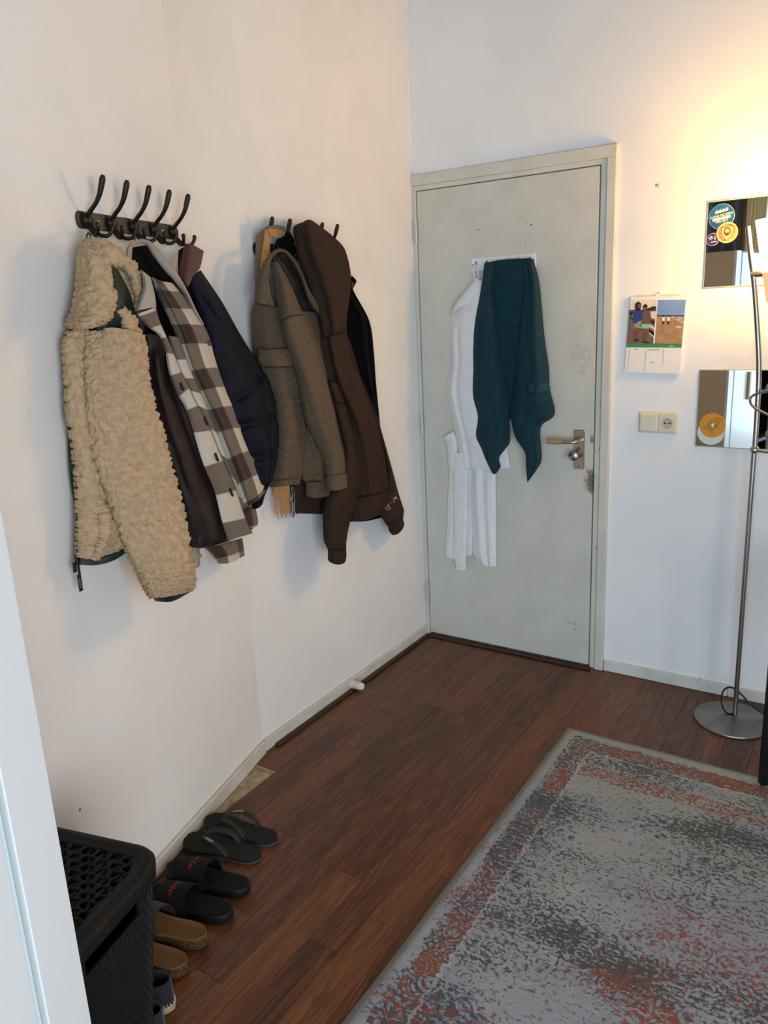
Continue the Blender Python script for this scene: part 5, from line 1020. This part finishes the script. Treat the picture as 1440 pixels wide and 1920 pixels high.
patch('collar', [R_('c', (928, 578, 4.5), (944, 592, 5)), R_('c', (930, 610, 4.5), (968, 622, 5)), R_('c', (930, 660, 4.5), (950, 662, 5)), R_('c', (930, 690, 4.5), (938, 690, 5))], FAR, BC, bc, .004, .01, sp=.005)
patch('lining_edge', [R_('c', (924, 628, 5.2), (950, 634, 5.6)), R_('c', (924, 660, 5.2), (944, 664, 5.6)), R_('c', (924, 685, 5.2), (932, 688, 5.6))], FAR, M('dark_red_lining', '#4a0f14', .6, .3), bc, .002, .004, sp=.004)

# ---------------- white robe and teal towel on the door
TERRY_W = M('white_cotton', '#e9e7e4', .95, .1, var=(30, '#e2e0de'), bump=(600, .35, .0015), coord='UV', sheen=.05)
TEAL = M('teal_terry', '#1a3d47', .95, .1, var=(45, '#15343e'), bump=(700, .6, .003), coord='UV', sheen=.05); TEAL_B = M('teal_woven_band', '#1d424c', .85, .2, bump=(300, .4, .001), coord='UV')
rb = thing('white_robe', (.28, -.03, .55), 'white cotton bathrobe with hanging belt on the door rail', 'bathrobe')
patch('upper_body', [R_('e', (488, 893, 2.5), (505, 890, 3), (528, 906, 3)), R_('e', (425, 980, 2.5), (480, 960, 4.5), (560, 960, 4)), R_('e', (365, 1070, 2), (460, 1080, 4.5), (600, 1080, 4)), R_('e', (348, 1160, 1.8), (430, 1180, 4.5), (600, 1180, 4)), R_('e', (346, 1300, 1.8), (430, 1300, 4.5), (600, 1300, 4)), R_('f', (284, 20, 1.8), (370, 20, 4.5), (540, 20, 4)), R_('f', (256, 150, 1.8), (360, 160, 4.5), (560, 160, 4)), R_('f', (268, 260, 1.8), (370, 270, 4.5), (580, 270, 4)), R_('f', (300, 400, 2.2), (400, 410, 4.5), (610, 410, 4)), R_('f', (322, 520, 2.5), (430, 530, 4.5), (630, 520, 4)), R_('f', (340, 640, 3), (440, 650, 4.5), (646, 630, 4)), R_('f', (348, 659, 3), (450, 661, 4.5), (652, 654, 4))],
     BACK, TERRY_W, rb, .015, .03, .006, wr=(.004, .09), folds=((.28, .3, .32, .95, .015, -.010), (.1, .35, .25, .75, .02, .010), (.0, .975, 1, .975, .004, -.003)))
patch('collar', [R_('e', (500, 893, 4.5), (520, 902, 4.5)), R_('e', (455, 948, 5.5), (500, 985, 5.5)), R_('e', (400, 1012, 5.5), (484, 1050, 5.5)), R_('e', (362, 1072, 4.5), (425, 1060, 5.5)), R_('e', (350, 1120, 3.5), (375, 1082, 5))], BACK, TERRY_W, rb, .012, .02, .006, sp=.006)
patch('inner_edge', [R_('e', (515, 905, 5), (545, 900, 5)), R_('e', (488, 1000, 5.5), (535, 990, 5)), R_('e', (482, 1090, 5.5), (515, 1080, 5)), R_('e', (485, 1180, 5.5), (505, 1170, 5))], BACK, TERRY_W, rb, .006, .01, sp=.006)
ptube('hanging_loop', [R_('e', p)[0] for p in ((492, 900, 4), (486, 850, 4), (498, 812, 4), (512, 850, 4), (520, 900, 4))], BACK, .0022, TERRY_W, rb)
patch('sleeve_end', [R_('f', (232, 465, 2.5), (265, 445, 3), (300, 430, 3)), R_('f', (258, 515, 2.5), (290, 505, 3), (318, 490, 3)), R_('f', (264, 600, 2.5), (295, 600, 3), (326, 600, 3)), R_('f', (268, 668, 2.5), (300, 672, 3), (338, 668, 3))], BACK, TERRY_W, rb, .01, .015, .004, sp=.006, folds=((.2, .1, .9, .3, .01, .005),))
patch('lower_panel', [R_('f', (272, 640, 2), (340, 640, 3), (415, 640, 2.5)), R_('f', (266, 800, 2), (340, 800, 3), (415, 800, 2.5)), R_('f', (259, 1000, 2), (340, 1000, 3), (414, 1000, 2.5)), R_('f', (252, 1120, 2), (330, 1120, 3), (414, 1120, 2.5)), R_('f', (250, 1206, 2), (310, 1218, 3), (415, 1192, 2.5))], BACK, TERRY_W, rb, .008, .015, .004, wr=(.003, .05), folds=((.3, 0, .28, 1, .006, -.010), (.62, 0, .65, 1, .008, .013), (.8, 0, .82, 1, .006, -.013)))
patch('front_panel', [R_('f', (405, 640, 2.8), (480, 640, 4), (560, 660, 2.8)), R_('f', (406, 850, 2.8), (480, 850, 4), (562, 850, 2.8)), R_('f', (412, 1050, 2.8), (490, 1050, 4), (563, 1050, 2.8)), R_('f', (416, 1160, 2.8), (495, 1180, 4), (563, 1180, 2.8)), R_('f', (422, 1192, 2.8), (500, 1226, 4), (564, 1230, 2.8)), R_('f', (452, 1240, 2.8), (505, 1262, 4), (565, 1266, 2.8))], BACK, TERRY_W, rb, .008, .015, .004, wr=(.003, .05), folds=((.25, 0, .35, .95, .008, .016), (.48, 0, .55, 1, .007, -.016), (.75, 0, .72, 1, .008, .014), (.88, 0, .86, 1, .005, -.012)))
patch('belt', [R_('f', (302, 560, 4), (365, 560, 4.2)), R_('f', (300, 700, 4), (380, 700, 4.2)), R_('f', (301, 900, 4), (381, 900, 4.2)), R_('f', (303, 1080, 4), (378, 1080, 4.2)), R_('f', (310, 1230, 4), (377, 1230, 4.2)), R_('f', (316, 1286, 4), (374, 1287, 4.2))], BACK, TERRY_W, rb, .006, .01, .005, wr=(.002, .04))
tw = thing('teal_towel', (.42, -.05, .85), 'dark teal bath towel draped over the door rail', 'towel')
patch('towel_back', [R_('e', (555, 795, 4.6), (660, 775, 5.0), (790, 767, 5.0), (846, 772, 4.6)), R_('e', (545, 900, 3.8), (650, 900, 4.3), (800, 900, 4.3), (884, 900, 3.8)), R_('e', (510, 1060, 3.8), (630, 1080, 4.3), (790, 1080, 4.3), (902, 1080, 3.8)), R_('e', (490, 1250, 3.8), (630, 1250, 4.3), (770, 1250, 4.3), (918, 1260, 3.8)), R_('e', (490, 1440, 3.8), (640, 1440, 4.3), (760, 1440, 4.3), (930, 1440, 3.8)), R_('f', (440, 200, 3.8), (580, 200, 4.3), (700, 200, 4.3), (880, 200, 3.8)), R_('f', (470, 330, 3.8), (600, 350, 4.3), (670, 350, 4.3), (850, 330, 3.8))],
     BACK, TEAL, tw, .006, .02, .006, wr=(.003, .06), folds=((.5, .2, .5, 1, .03, -.008),))
patch('left_fold', [R_('e', (550, 797, 6), (575, 790, 6.5), (610, 795, 6)), R_('e', (525, 980, 6), (560, 960, 7.5), (598, 980, 6.5)), R_('e', (492, 1150, 5.5), (555, 1150, 8), (625, 1170, 6.5)), R_('e', (480, 1300, 5.5), (560, 1300, 8.5), (642, 1300, 6.5)), R_('f', (418, 20, 5.5), (500, 20, 8.5), (600, 20, 6.5)), R_('f', (416, 205, 5.5), (520, 205, 9), (632, 210, 6.5)), R_('f', (446, 335, 5.5), (540, 345, 9), (642, 350, 6.5)), R_('f', (433, 450, 5.5), (540, 470, 9), (649, 480, 6.5)), R_('f', (470, 535, 5.5), (545, 540, 8.5), (625, 530, 6.5)), R_('f', (503, 612, 6), (545, 600, 8), (582, 590, 6.5)), R_('f', (540, 688, 6), (560, 690, 7), (592, 645, 6))],
     BACK, TEAL, tw, .030, .02, .006, wr=(.006, .07), folds=((.38, .2, .3, .85, .014, -.024), (.64, .15, .70, .8, .02, .012)))
rf = patch('right_fold', [R_('e', (782, 772, 6), (815, 765, 6.5), (850, 772, 6)), R_('e', (800, 900, 6), (840, 900, 7.5), (884, 900, 6)), R_('e', (785, 1080, 6.5), (840, 1080, 8), (903, 1080, 6)), R_('e', (765, 1260, 6.5), (840, 1260, 8.5), (920, 1260, 6)), R_('e', (752, 1440, 6.5), (850, 1440, 9), (946, 1440, 6)), R_('f', (678, 180, 6.5), (790, 180, 9), (896, 160, 6)), R_('f', (656, 335, 6.5), (790, 345, 9), (926, 318, 6)), R_('f', (682, 460, 6.5), (765, 440, 8.5), (850, 385, 6)), R_('f', (742, 560, 6.5), (790, 540, 8.5), (836, 450, 6)), R_('f', (748, 640, 6.5), (795, 620, 8), (845, 600, 6)), R_('f', (756, 744, 6.5), (775, 720, 7), (815, 665, 6))],
     BACK, TEAL, tw, .026, .02, .006, wr=(.006, .07), folds=((.38, .0, .36, .62, .011, -.024), (.68, .05, .62, .55, .014, .012), (.6, .62, .5, .98, .012, -.012), (.2, .62, .95, .56, .010, .006)))
patch('woven_band', [R_('f', (765, 130, 11.6), (830, 130, 11.8), (892, 122, 8.2)), R_('f', (762, 178, 11.6), (832, 182, 11.8), (900, 172, 8.2))], BACK, TEAL_B, rf, .004, .005, .003, sp=.006)

# ================================================================== shoes by the wall
def outline(L, W, mir=1, n=56, toe=.97):
    t = np.array([0, .03, .10, .22, .38, .55, .70, .82, .91, .97, 1.0]); lat = np.array([0, .42, .68, .76, .78, .90, 1.0, .96, .76, .46, 0]); med = np.array([0, .42, .68, .74, .68, .74, .90, .95, .82, .50, 0])
    m = n//2; k = np.linspace(0, math.pi, m+1); x = (1-np.cos(k))/2
    def wid(w): return np.interp(x, t, w)
    def smooth(w):
        y = wid(w); y = np.sqrt(np.clip(x, 0, 1)*np.clip(1-x, 0, 1)*0+1)*y; return y
    a = np.stack([x*L, mir*smooth(lat)*W/2], 1); b = np.stack([x*L, -mir*smooth(med)*W/2], 1)
    P = np.concatenate([a, b[-2:0:-1]]); Q = P.copy()
    for _ in range(2): Q = .25*np.roll(Q, 1, 0)+.5*Q+.25*np.roll(Q, -1, 0)
    if mir > 0: Q = Q[::-1]
    return Q
class Shoe:
    def __init__(s, heel, ang, z=0.0):
        a = math.radians(ang); s.R = np.array([[math.cos(a), -math.sin(a), 0], [math.sin(a), math.cos(a), 0], [0, 0, 1]]); s.o = np.array([heel[0], heel[1], z])
    def w(s, V): return np.asarray(V, float) @ s.R.T + s.o
    def put(s, mb, name, mat, parent, ang=45): mb.V = s.w(mb.V).tolist(); return build_s(mb, name, mat, parent, ang)
def rings(P, layers, spring=lambda t: 0*t, L=.27, cap_bottom=True):
    """layers: (inset, z, scale) rings from the outline; last ring is capped"""
    T = np.roll(P, -1, 0)-np.roll(P, 1, 0); N = np.stack([T[:, 1], -T[:, 0]], 1); N /= np.linalg.norm(N, axis=1)[:, None]+1e-9
    c = P.mean(0); V = []; F = []; n = len(P)
    if ((P-c)*N).sum() < 0: N = -N
    for (ins, z, k) in layers:
        Q = c+(P-N*ins-c)*k; zz = (z(Q[:, 0]/L, Q) if callable(z) else np.full(n, z))+spring(Q[:, 0]/L); V += [(q[0], q[1], h) for q, h in zip(Q, zz)]
    m = len(layers)
    for i in range(m-1):
        for j in range(n): F.append((i*n+j, i*n+(j+1) % n, (i+1)*n+(j+1) % n, (i+1)*n+j))
    if cap_bottom: F.append(tuple(range(n-1, -1, -1)))
    F.append(tuple((m-1)*n+j for j in range(n))); mb = MB(); mb.V = V; mb.F = F; return mb
def strap_band(path_fn, x0, x1, th, nu=28, nv=10):
    """arched band: path_fn(u, v)->(x,y,z), u across the foot, v along it"""
    V = []; F = []
    for off in (0, 1):
        for i in range(nu):
            for j in range(nv):
                u, v = i/(nu-1), j/(nv-1); p = np.array(path_fn(u, v)); 
                if off: q = np.array([p[0], p[1]*(1-th/.05), p[2]-th]); p = q
                V.append(p)
    m = nu*nv
    for i in range(nu-1):
        for j in range(nv-1):
            a = i*nv+j; F += [(a, a+nv, a+nv+1, a+1), (m+a, m+a+1, m+a+nv+1, m+a+nv)]
    for i in range(nu-1): a = i*nv; b = i*nv+nv-1; F += [(a, m+a, m+a+nv, a+nv), (b, b+nv, m+b+nv, m+b)]
    for j in range(nv-1): a = j; b = (nu-1)*nv+j; F += [(a, a+1, m+a+1, m+a), (b, m+b, m+b+1, b+1)]
    mb = MB(); mb.V = [tuple(v) for v in V]; mb.F = F; return mb
RUB = M('olive_black_rubber', '#1a1c18', .75, .3, bump=(500, .3, .001)); RUBL = M('grey_sole_rubber', '#4d5148', .8, .3); RUBS = M('green_black_strap', '#20231f', .6, .4)
spr = lambda t: .010*np.clip((t-.72)/.28, 0, 1)**2
def flip_flop(heel, ang, mir, label, z=0.0):
    S = Shoe(heel, ang, z); L, W = .262, .094; t = thing('flip_flop', (heel[0], heel[1], z), label, 'flip-flop', 'pair of flip-flops'); P = outline(L, W, mir)
    so = S.put(rings(P, [(.002, .0008, 1), (0, .003, 1), (0, .0085, 1)], spr, L), 'outsole', RUBL, t)
    S.put(rings(P, [(0, .0085, 1), (-.0003, .0105, 1), (.0, .0165, 1), (.0022, .0180, 1), (.006, .0172, 1), (0, .0170, .6), (0, .0168, .1)], spr, L), 'footbed', RUB, t)
    for sd in (-1, 1):
        y1 = sd*.033; pts = np.array([(.088 if sd < 0 else .092, y1, .012), (.098, y1*1.02, .030), (.125, y1*.98, .048), (.160, y1*.72, .052), (.188, y1*.34+mir*.006, .042), (.203, mir*.008, .026)])
        mb = MB().tube(cr(pts, 28), np.interp(np.linspace(0, 1, 28), [0, .15, .75, 1], [.0075, .0105, .0075, .0042]), 12, (1.0, .33)); st = S.put(mb, 'strap', RUBS, t)
        if sd*mir < 0:
            lp = cr(pts, 28)[13:19]+np.array([0, sd*.001, .0036]); lm = MB().tube(lp, .0042, 8, (1.0, .15)); S.put(lm, 'strap_label', M('strap_label_print', '#9a9a84', .5, .4, var=(700, '#5f6055', .45, .55)), st)
    S.put(MB().tube(np.array([(.203, mir*.008, .028), (.205, mir*.008, .020), (.206, mir*.008, .014)]), .0042, 10), 'toe_post', RUBS, t); return t
flip_flop((.380, -1.578), -172.0, 1, 'dark olive flip-flop farthest along the row of shoes')
flip_flop((.388, -1.658), -167.5, -1, 'dark olive flip-flop next to the black slides')
BLKF = M('black_footbed', '#0c0c0d', .8, .3, bump=(700, .4, .001)); BLKS = M('black_eva', '#0a0a0b', .6, .35); BLKST = M('black_strap_fabric', '#0d0d0e', .75, .2, bump=(600, .3, .001)); RED = M('red_print', '#a3192b', .5, .4)
def slide(heel, ang, mir, label):
    S = Shoe(heel, ang); L, W = .272, .094; t = thing('slide_sandal', (heel[0], heel[1], 0), label, 'slide sandal', 'pair of black slides'); P = outline(L, W, mir)
    S.put(rings(P, [(.004, .001, 1), (0, .006, 1), (0, .026, 1), (.0015, .0285, 1), (.004, .0290, 1), (.007, .0268, 1), (0, .0235, .72), (0, .0222, .4), (0, .0220, .06)], lambda t: .008*np.clip((t-.75)/.25, 0, 1)**2+.003*np.clip((.2-t)/.2, 0, 1), L), 'sole', BLKS, t)
    S.put(rings(P, [(.0075, .0270, 1), (.008, .0275, 1), (0, .0245, .70), (0, .0232, .4), (0, .0230, .06)], lambda t: .008*np.clip((t-.75)/.25, 0, 1)**2+.003*np.clip((.2-t)/.2, 0, 1), L, False), 'footbed', BLKF, t)
    def pf(u, v):
        a = math.pi*u; x = .118+.100*v; hw = np.interp(x/L, [.4, .6, .75, .85], [.0455, .0505, .0525, .051]); hh = .062-.020*v
        return (x+.006*math.sin(a), hw*1.03*math.cos(a)*(1-.05*math.sin(a)), .014+hh*math.sin(a)**.75)
    st = S.put(strap_band(pf, 0, 1, .004), 'strap', BLKST, t, 60)
    V, F = text_geo('Under', .027, spacing=1.05); V = np.array(V); mb = MB(); Q = []
    for (x, y, z) in V:
        u = .5-(x/.115)*.62; vv = .50-y/.1
        p = np.array(pf(min(max(u, .02), .98), vv)); Q.append(p+np.array([0, .001*math.cos(math.pi*u), .0016]))
    mb.V = [tuple(q) for q in Q]; mb.F = F; S.put(mb, 'strap_lettering', RED, st)
    return t
slide((.455, -1.777), -167.5, 1, 'black slide with red strap lettering, beside the flip-flops')
slide((.480, -1.870), -166.0, -1, 'black slide with red strap lettering, beside the cork sandals')
CORK = M('cork_sole', '#573f22', .85, .2, var=(160, '#382713', .45, .6), bump=(200, .5, .002)); SUEDE = M('tan_suede_footbed', '#523c25', .9, .15, var=(25, '#45321e'), bump=(300, .2, .001)); OUTS = M('brown_outsole', '#1e1611', .7, .3); LEATH = M('dark_brown_leather', '#3a2b23', .6, .35, bump=(150, .2, .001)); RIMM = M('suede_rim', '#6f5534', .85, .2)
def cork_sandal(heel, ang, mir, label):
    S = Shoe(heel, ang); L, W = .265, .086; t = thing('cork_sandal', (heel[0], heel[1], 0), label, 'sandal', 'pair of cork sandals'); P = outline(L, W, mir)
    sp = lambda t: .006*np.clip((t-.8)/.2, 0, 1)**2
    S.put(rings(P, [(.004, .001, 1), (.001, .003, 1), (.001, .008, 1)], sp, L), 'outsole', OUTS, t)
    S.put(rings(P, [(.0015, .008, 1), (-.001, .014, 1), (0, .034, 1), (.002, .038, 1)], sp, L), 'cork_midsole', CORK, t)
    S.put(rings(P, [(.0005, .0365, 1), (.0008, .0395, 1), (.0028, .0402, 1), (.0050, .0385, 1)], sp, L), 'footbed_rim', RIMM, t)
    S.put(rings(P, [(.0042, .0388, 1), (.007, .0345, 1), (0, .0300, .74), (0, .0285, .45), (0, .0285, .06)], sp, L, False), 'footbed', SUEDE, t)
    for (xa, wd, hh) in ((.120, .042, .060), (.176, .038, .050)):
        def pf(u, v, xa=xa, wd=wd, hh=hh):
            a = math.pi*u; x = xa+wd*v+.012*math.sin(a); hw = np.interp(x/L, [.4, .6, .75, .9], [.040, .046, .048, .044]); return (x, hw*1.04*math.cos(a), .026+hh*math.sin(a)**.75)
        st = S.put(strap_band(pf, 0, 1, .003), 'strap', LEATH, t, 60); b = np.array(pf(.30 if mir > 0 else .70, .5))
        S.put(MB().bbox(b+np.array([-.012, -.008, .000]), b+np.array([.012, .008, .0055]), .002), 'buckle', SATIN, st)
    lx = np.array([(.070, .006, .0318), (.072, -.003, .0315), (.066, -.010, .0315)]); S.put(MB().tube(cr(lx*np.array([1, mir, 1]), 10), .0009, 6), 'footbed_mark', M('footbed_print', '#e0cf9c', .6, .3), t); return t
cork_sandal((.486, -1.968), -165.5, 1, 'tan cork sandal with brown straps beside the black slide')
cork_sandal((.508, -2.055), -164.5, -1, 'tan cork sandal nearest the laundry basket')
DEN = mat_twill('navy_canvas', '#23272f', '#191c23', 600); JUTE = M('jute_sole', '#b9a688', .9, .2, var=(500, '#8d7a5c', .45, .6), bump=(400, .6, .002), stretch=(1, 1, 4))
def espadrille(heel, ang, mir, label):
    S = Shoe(heel, ang); L, W = .268, .080; t = thing('espadrille', (heel[0], heel[1], 0), label, 'espadrille', 'pair of espadrilles'); P = outline(L, W, mir, 72)
    S.put(rings(P, [(.002, .001, 1), (0, .004, 1), (-.001, .012, 1), (.0005, .020, 1), (.003, .022, 1)], lambda t: 0*t, L), 'jute_sole', JUTE, t)
    # upper: wall of canvas, open over the heel half, closed over the toes
    n = len(P); c = P.mean(0); V = []; F = []; lev = 9
    for i in range(lev):
        k = i/(lev-1)
        for p in P:
            tt = p[0]/L; opn = np.interp(tt, [0, .3, .52, .62, 1], [.062, .050, .056, .058, .040]); close = np.interp(tt, [0, .45, .60, .70, 1], [.28, .30, .55, 1, 1])
            ins = k**1.8*close*(.42 if tt < .5 else 1.0); q = np.array([p[0], p[1]*(1-ins*(1.0 if tt > .5 else .45))]); xx = q[0]-(k*.012 if tt > .85 else (-k*.004 if tt < .08 else 0))
            V.append((xx, q[1]*.98, .020+opn*math.sin(k*math.pi/2)))
    for i in range(lev-1):
        for j in range(n): F.append((i*n+j, i*n+(j+1) % n, (i+1)*n+(j+1) % n, (i+1)*n+j))
    m = len(V); V += [(v[0]+(.003 if v[0] < L/2 else -.003), v[1]*.94, v[2]-.001) for v in V]
    F += [tuple(i+m for i in f[::-1]) for f in list(F)]
    for j in range(n): a = (lev-1)*n+j; b = (lev-1)*n+(j+1) % n; F.append((a, b, b+m, a+m))
    mb = MB(); mb.V = V; mb.F = F; S.put(mb, 'canvas_upper', DEN, t, 70)
    S.put(rings(P, [(.006, .0215, 1), (.006, .0225, 1), (0, .0225, .5), (0, .0225, .05)], lambda t: 0*t, L, False), 'insole', M('dark_insole', '#14151a', .9, .1), t)
    st = MB(); Q = np.concatenate([P, P[:1]]); ds_ = np.r_[0, np.cumsum(np.linalg.norm(np.diff(Q, axis=0), axis=1))]; tot = ds_[-1]; ns = int(tot/.0075)
    for k in range(ns):
        d0 = (k+.5)/ns*tot; x = np.interp(d0, ds_, Q[:, 0]); y = np.interp(d0, ds_, Q[:, 1]); v = np.array([x, y])-c; v /= np.linalg.norm(v)
        st.tube(np.array([(x+v[0]*.0005, y+v[1]*.0005, .0175), (x+v[0]*.0012, y+v[1]*.0012, .0215), (x-v[0]*.0015, y-v[1]*.0015, .0265)]), .0011, 5)
    tag(S.put(st, 'edge_stitching', M('cream_thread', '#c9bfa6', .8, .2), t), kind='stuff'); return t
espadrille((.553, -2.138), -164.0, 1, 'navy canvas espadrille beside the cork sandals, jute sole')
espadrille((.598, -2.203), -164.0, -1, 'navy canvas espadrille half hidden behind the laundry basket')

# ================================================================== laundry basket
BSK = M('black_basket_plastic', '#0f0f10', .6, .3, bump=(150, .1, .002)); BSKD = M('black_basket_strand', '#121213', .6, .25)
bk = thing('laundry_basket', near_pt(1.28, .21, 0), 'black woven plastic laundry basket with lid beside the white wardrobe', 'laundry basket')
HB = .485
def brect(z):
    k = z/HB; return (1.150-.045*k, 1.425+.030*k, .050-.015*k, .362+.036*k)
def perim(z, n=200, r=.055, grow=0.0):
    s0, s1, o0, o1 = brect(z); s0 -= grow; s1 += grow; o0 -= grow; o1 += grow; P = []
    segs = [((s1-r, o1-r), 0), ((s0+r, o1-r), 90), ((s0+r, o0+r), 180), ((s1-r, o0+r), 270)]
    pts = []
    for (c, a0) in segs:
        for k in range(9): t = math.radians(a0+k*90/8); pts.append((c[0]+r*math.cos(t), c[1]+r*math.sin(t)))
    pts.append(pts[0]); Q = np.array(pts); d = np.r_[0, np.cumsum(np.linalg.norm(np.diff(Q, axis=0), axis=1))]; u = np.linspace(0, d[-1], n, endpoint=False)
    return np.stack([np.interp(u, d, Q[:, 0]), np.interp(u, d, Q[:, 1])], 1), d[-1]
def nw(s, o, z): return near_pt(s, o, z)
NP_, NZ = 200, 46; SLOT = (1.195, 1.345, .425, .452)
V = []; F = []
for i in range(NZ+1):
    z = .004+(HB-.006)*i/NZ; P, _ = perim(z, NP_); V += [tuple(nw(p[0], p[1], z)) for p in P]
mV = len(V)
for i in range(NZ+1):
    z = .004+(HB-.006)*i/NZ; P, _ = perim(z, NP_, .052, -.004); V += [tuple(nw(p[0], p[1], z)) for p in P]
P0, PL = perim(.44, NP_)
def in_slot(i, j):
    z = .004+(HB-.006)*(i+.5)/NZ; p = P0[j]; e = abs(p[0]-(SLOT[0]+SLOT[1])/2)/((SLOT[1]-SLOT[0])/2); return p[1] > .33 and SLOT[2] < z < SLOT[3] and e < 1
for i in range(NZ):
    for j in range(NP_):
        if in_slot(i, j): continue
        a = i*NP_+j; b = i*NP_+(j+1) % NP_; F += [(a, b, b+NP_, a+NP_), (mV+a, mV+a+NP_, mV+b+NP_, mV+b)]
F.append(tuple(range(NP_))); mb = MB(); mb.V = V; mb.F = F; body = build_s(mb, 'body', BSK, bk, 30)
ww = MB(); nrow, ncol = 30, 66
for i in range(nrow):
    z = .022+i*.0142
    for j in range(ncol):
        f = (j+.5*(i % 2))/ncol
        P, _ = perim(z, 264); q = int(f*264) % 264; p = P[q]; pn = P[(q+1) % 264]; T = pn-P[q-1]; T /= np.linalg.norm(T); N = np.array([T[1], -T[0]])
        if N @ (p-np.array([1.28, .21])) < 0: N = -N
        if p[1] > .32 and SLOT[2]-.012 < z < SLOT[3]+.012 and SLOT[0]-.008 < p[0] < SLOT[1]+.008: continue
        def pt(a, h, dz): v = p+T*a+N*h; return nw(v[0], v[1], z+dz)
        w, h, sl_ = .0040, .0105, .0035
        base = [pt(-w-sl_, 0, -h), pt(w-sl_, 0, -h), pt(w+sl_, 0, h), pt(-w+sl_, 0, h)]; topv = [pt(-w*.6-sl_*.8, .0032, -h*.75), pt(w*.6-sl_*.8, .0032, -h*.75), pt(w*.6+sl_*.8, .0032, h*.75), pt(-w*.6+sl_*.8, .0032, h*.75)]
        ww.add(base+topv, [(0, 1, 5, 4), (1, 2, 6, 5), (2, 3, 7, 6), (3, 0, 4, 7), (4, 5, 6, 7)])
tag(ww.build('woven_strands', BSKD, body), kind='stuff')
# rim band and lid
def ringband(levels, name, mat, parent):
    V = []; F = []; n = 160
    for (z, g, r) in levels: P, _ = perim(HB, n, r, g); V += [tuple(nw(p[0], p[1], z)) for p in P]
    m = len(levels)
    for i in range(m-1):
        for j in range(n): F.append((i*n+j, i*n+(j+1) % n, (i+1)*n+(j+1) % n, (i+1)*n+j))
    mb = MB(); mb.V = V; mb.F = F; return build_s(mb, name, mat, parent, 40)
ringband([(.462, .001, .055), (.462, .006, .058), (.478, .007, .058), (.480, .001, .055)], 'rim', BSK, bk)
lid = ringband([(.4805, -.002, .054), (.4805, .008, .060), (.494, .0085, .060), (.502, .004, .058), (.505, -.004, .054), (.5045, -.012, .050), (.5015, -.016, .048), (.5015, -.026, .044), (.4985, -.029, .042), (.4965, -.029, .042), (.4965, -.004, .05)], 'lid', BSK, bk)
s0, s1, o0, o1 = brect(HB); s0 += .027; s1 -= .027; o0 += .027; o1 -= .027; lw = MB(); no, ns_ = 19, 15
for k in range(no):
    o = o0+.004+(o1-o0-.008)*k/(no-1); ss = np.linspace(s0-.004, s1+.004, 70); z = .4975+.0026*np.sin((ss-s0)/(s1-s0)*math.pi*(ns_-1)+k*math.pi); edge = .03-math.sqrt(max(0, .03**2-max(0, .03-min(o-o0, o1-o))**2)); ss = np.clip(ss, s0-.004+edge, s1+.004-edge)
    lw.tube(np.array([nw(a, o+.0022*math.sin(i*.9+k*2), b) for i, (a, b) in enumerate(zip(ss, z))]), .0052, 6, (1.0, .45))
for k in range(ns_):
    s = s0+.002+(s1-s0-.004)*k/(ns_-1); oo = np.linspace(o0-.003, o1+.003, 80); z = .4975-.0026*np.sin((oo-o0)/(o1-o0)*math.pi*(no-1)+math.pi/2+k*math.pi)*.9; edge = .03-math.sqrt(max(0, .03**2-max(0, .03-min(s-s0, s1-s))**2)); oo = np.clip(oo, o0-.003+edge, o1+.003-edge)
    lw.tube(np.array([nw(s, a, b) for a, b in zip(oo, z)]), .0040, 6, (1.0, .5))
tag(build_s(lw, 'woven_strands', BSKD, lid, 50), kind='stuff')
s0, s1, o0, o1 = brect(HB)
build_s(MB().bbox((1.175, o1-.012, .478), (1.365, o1+.016, .5045), .006, MN), 'lid_tab', BSK, lid, 30)
for sg in (SLOT[0]-.004, SLOT[1]+.001): pass
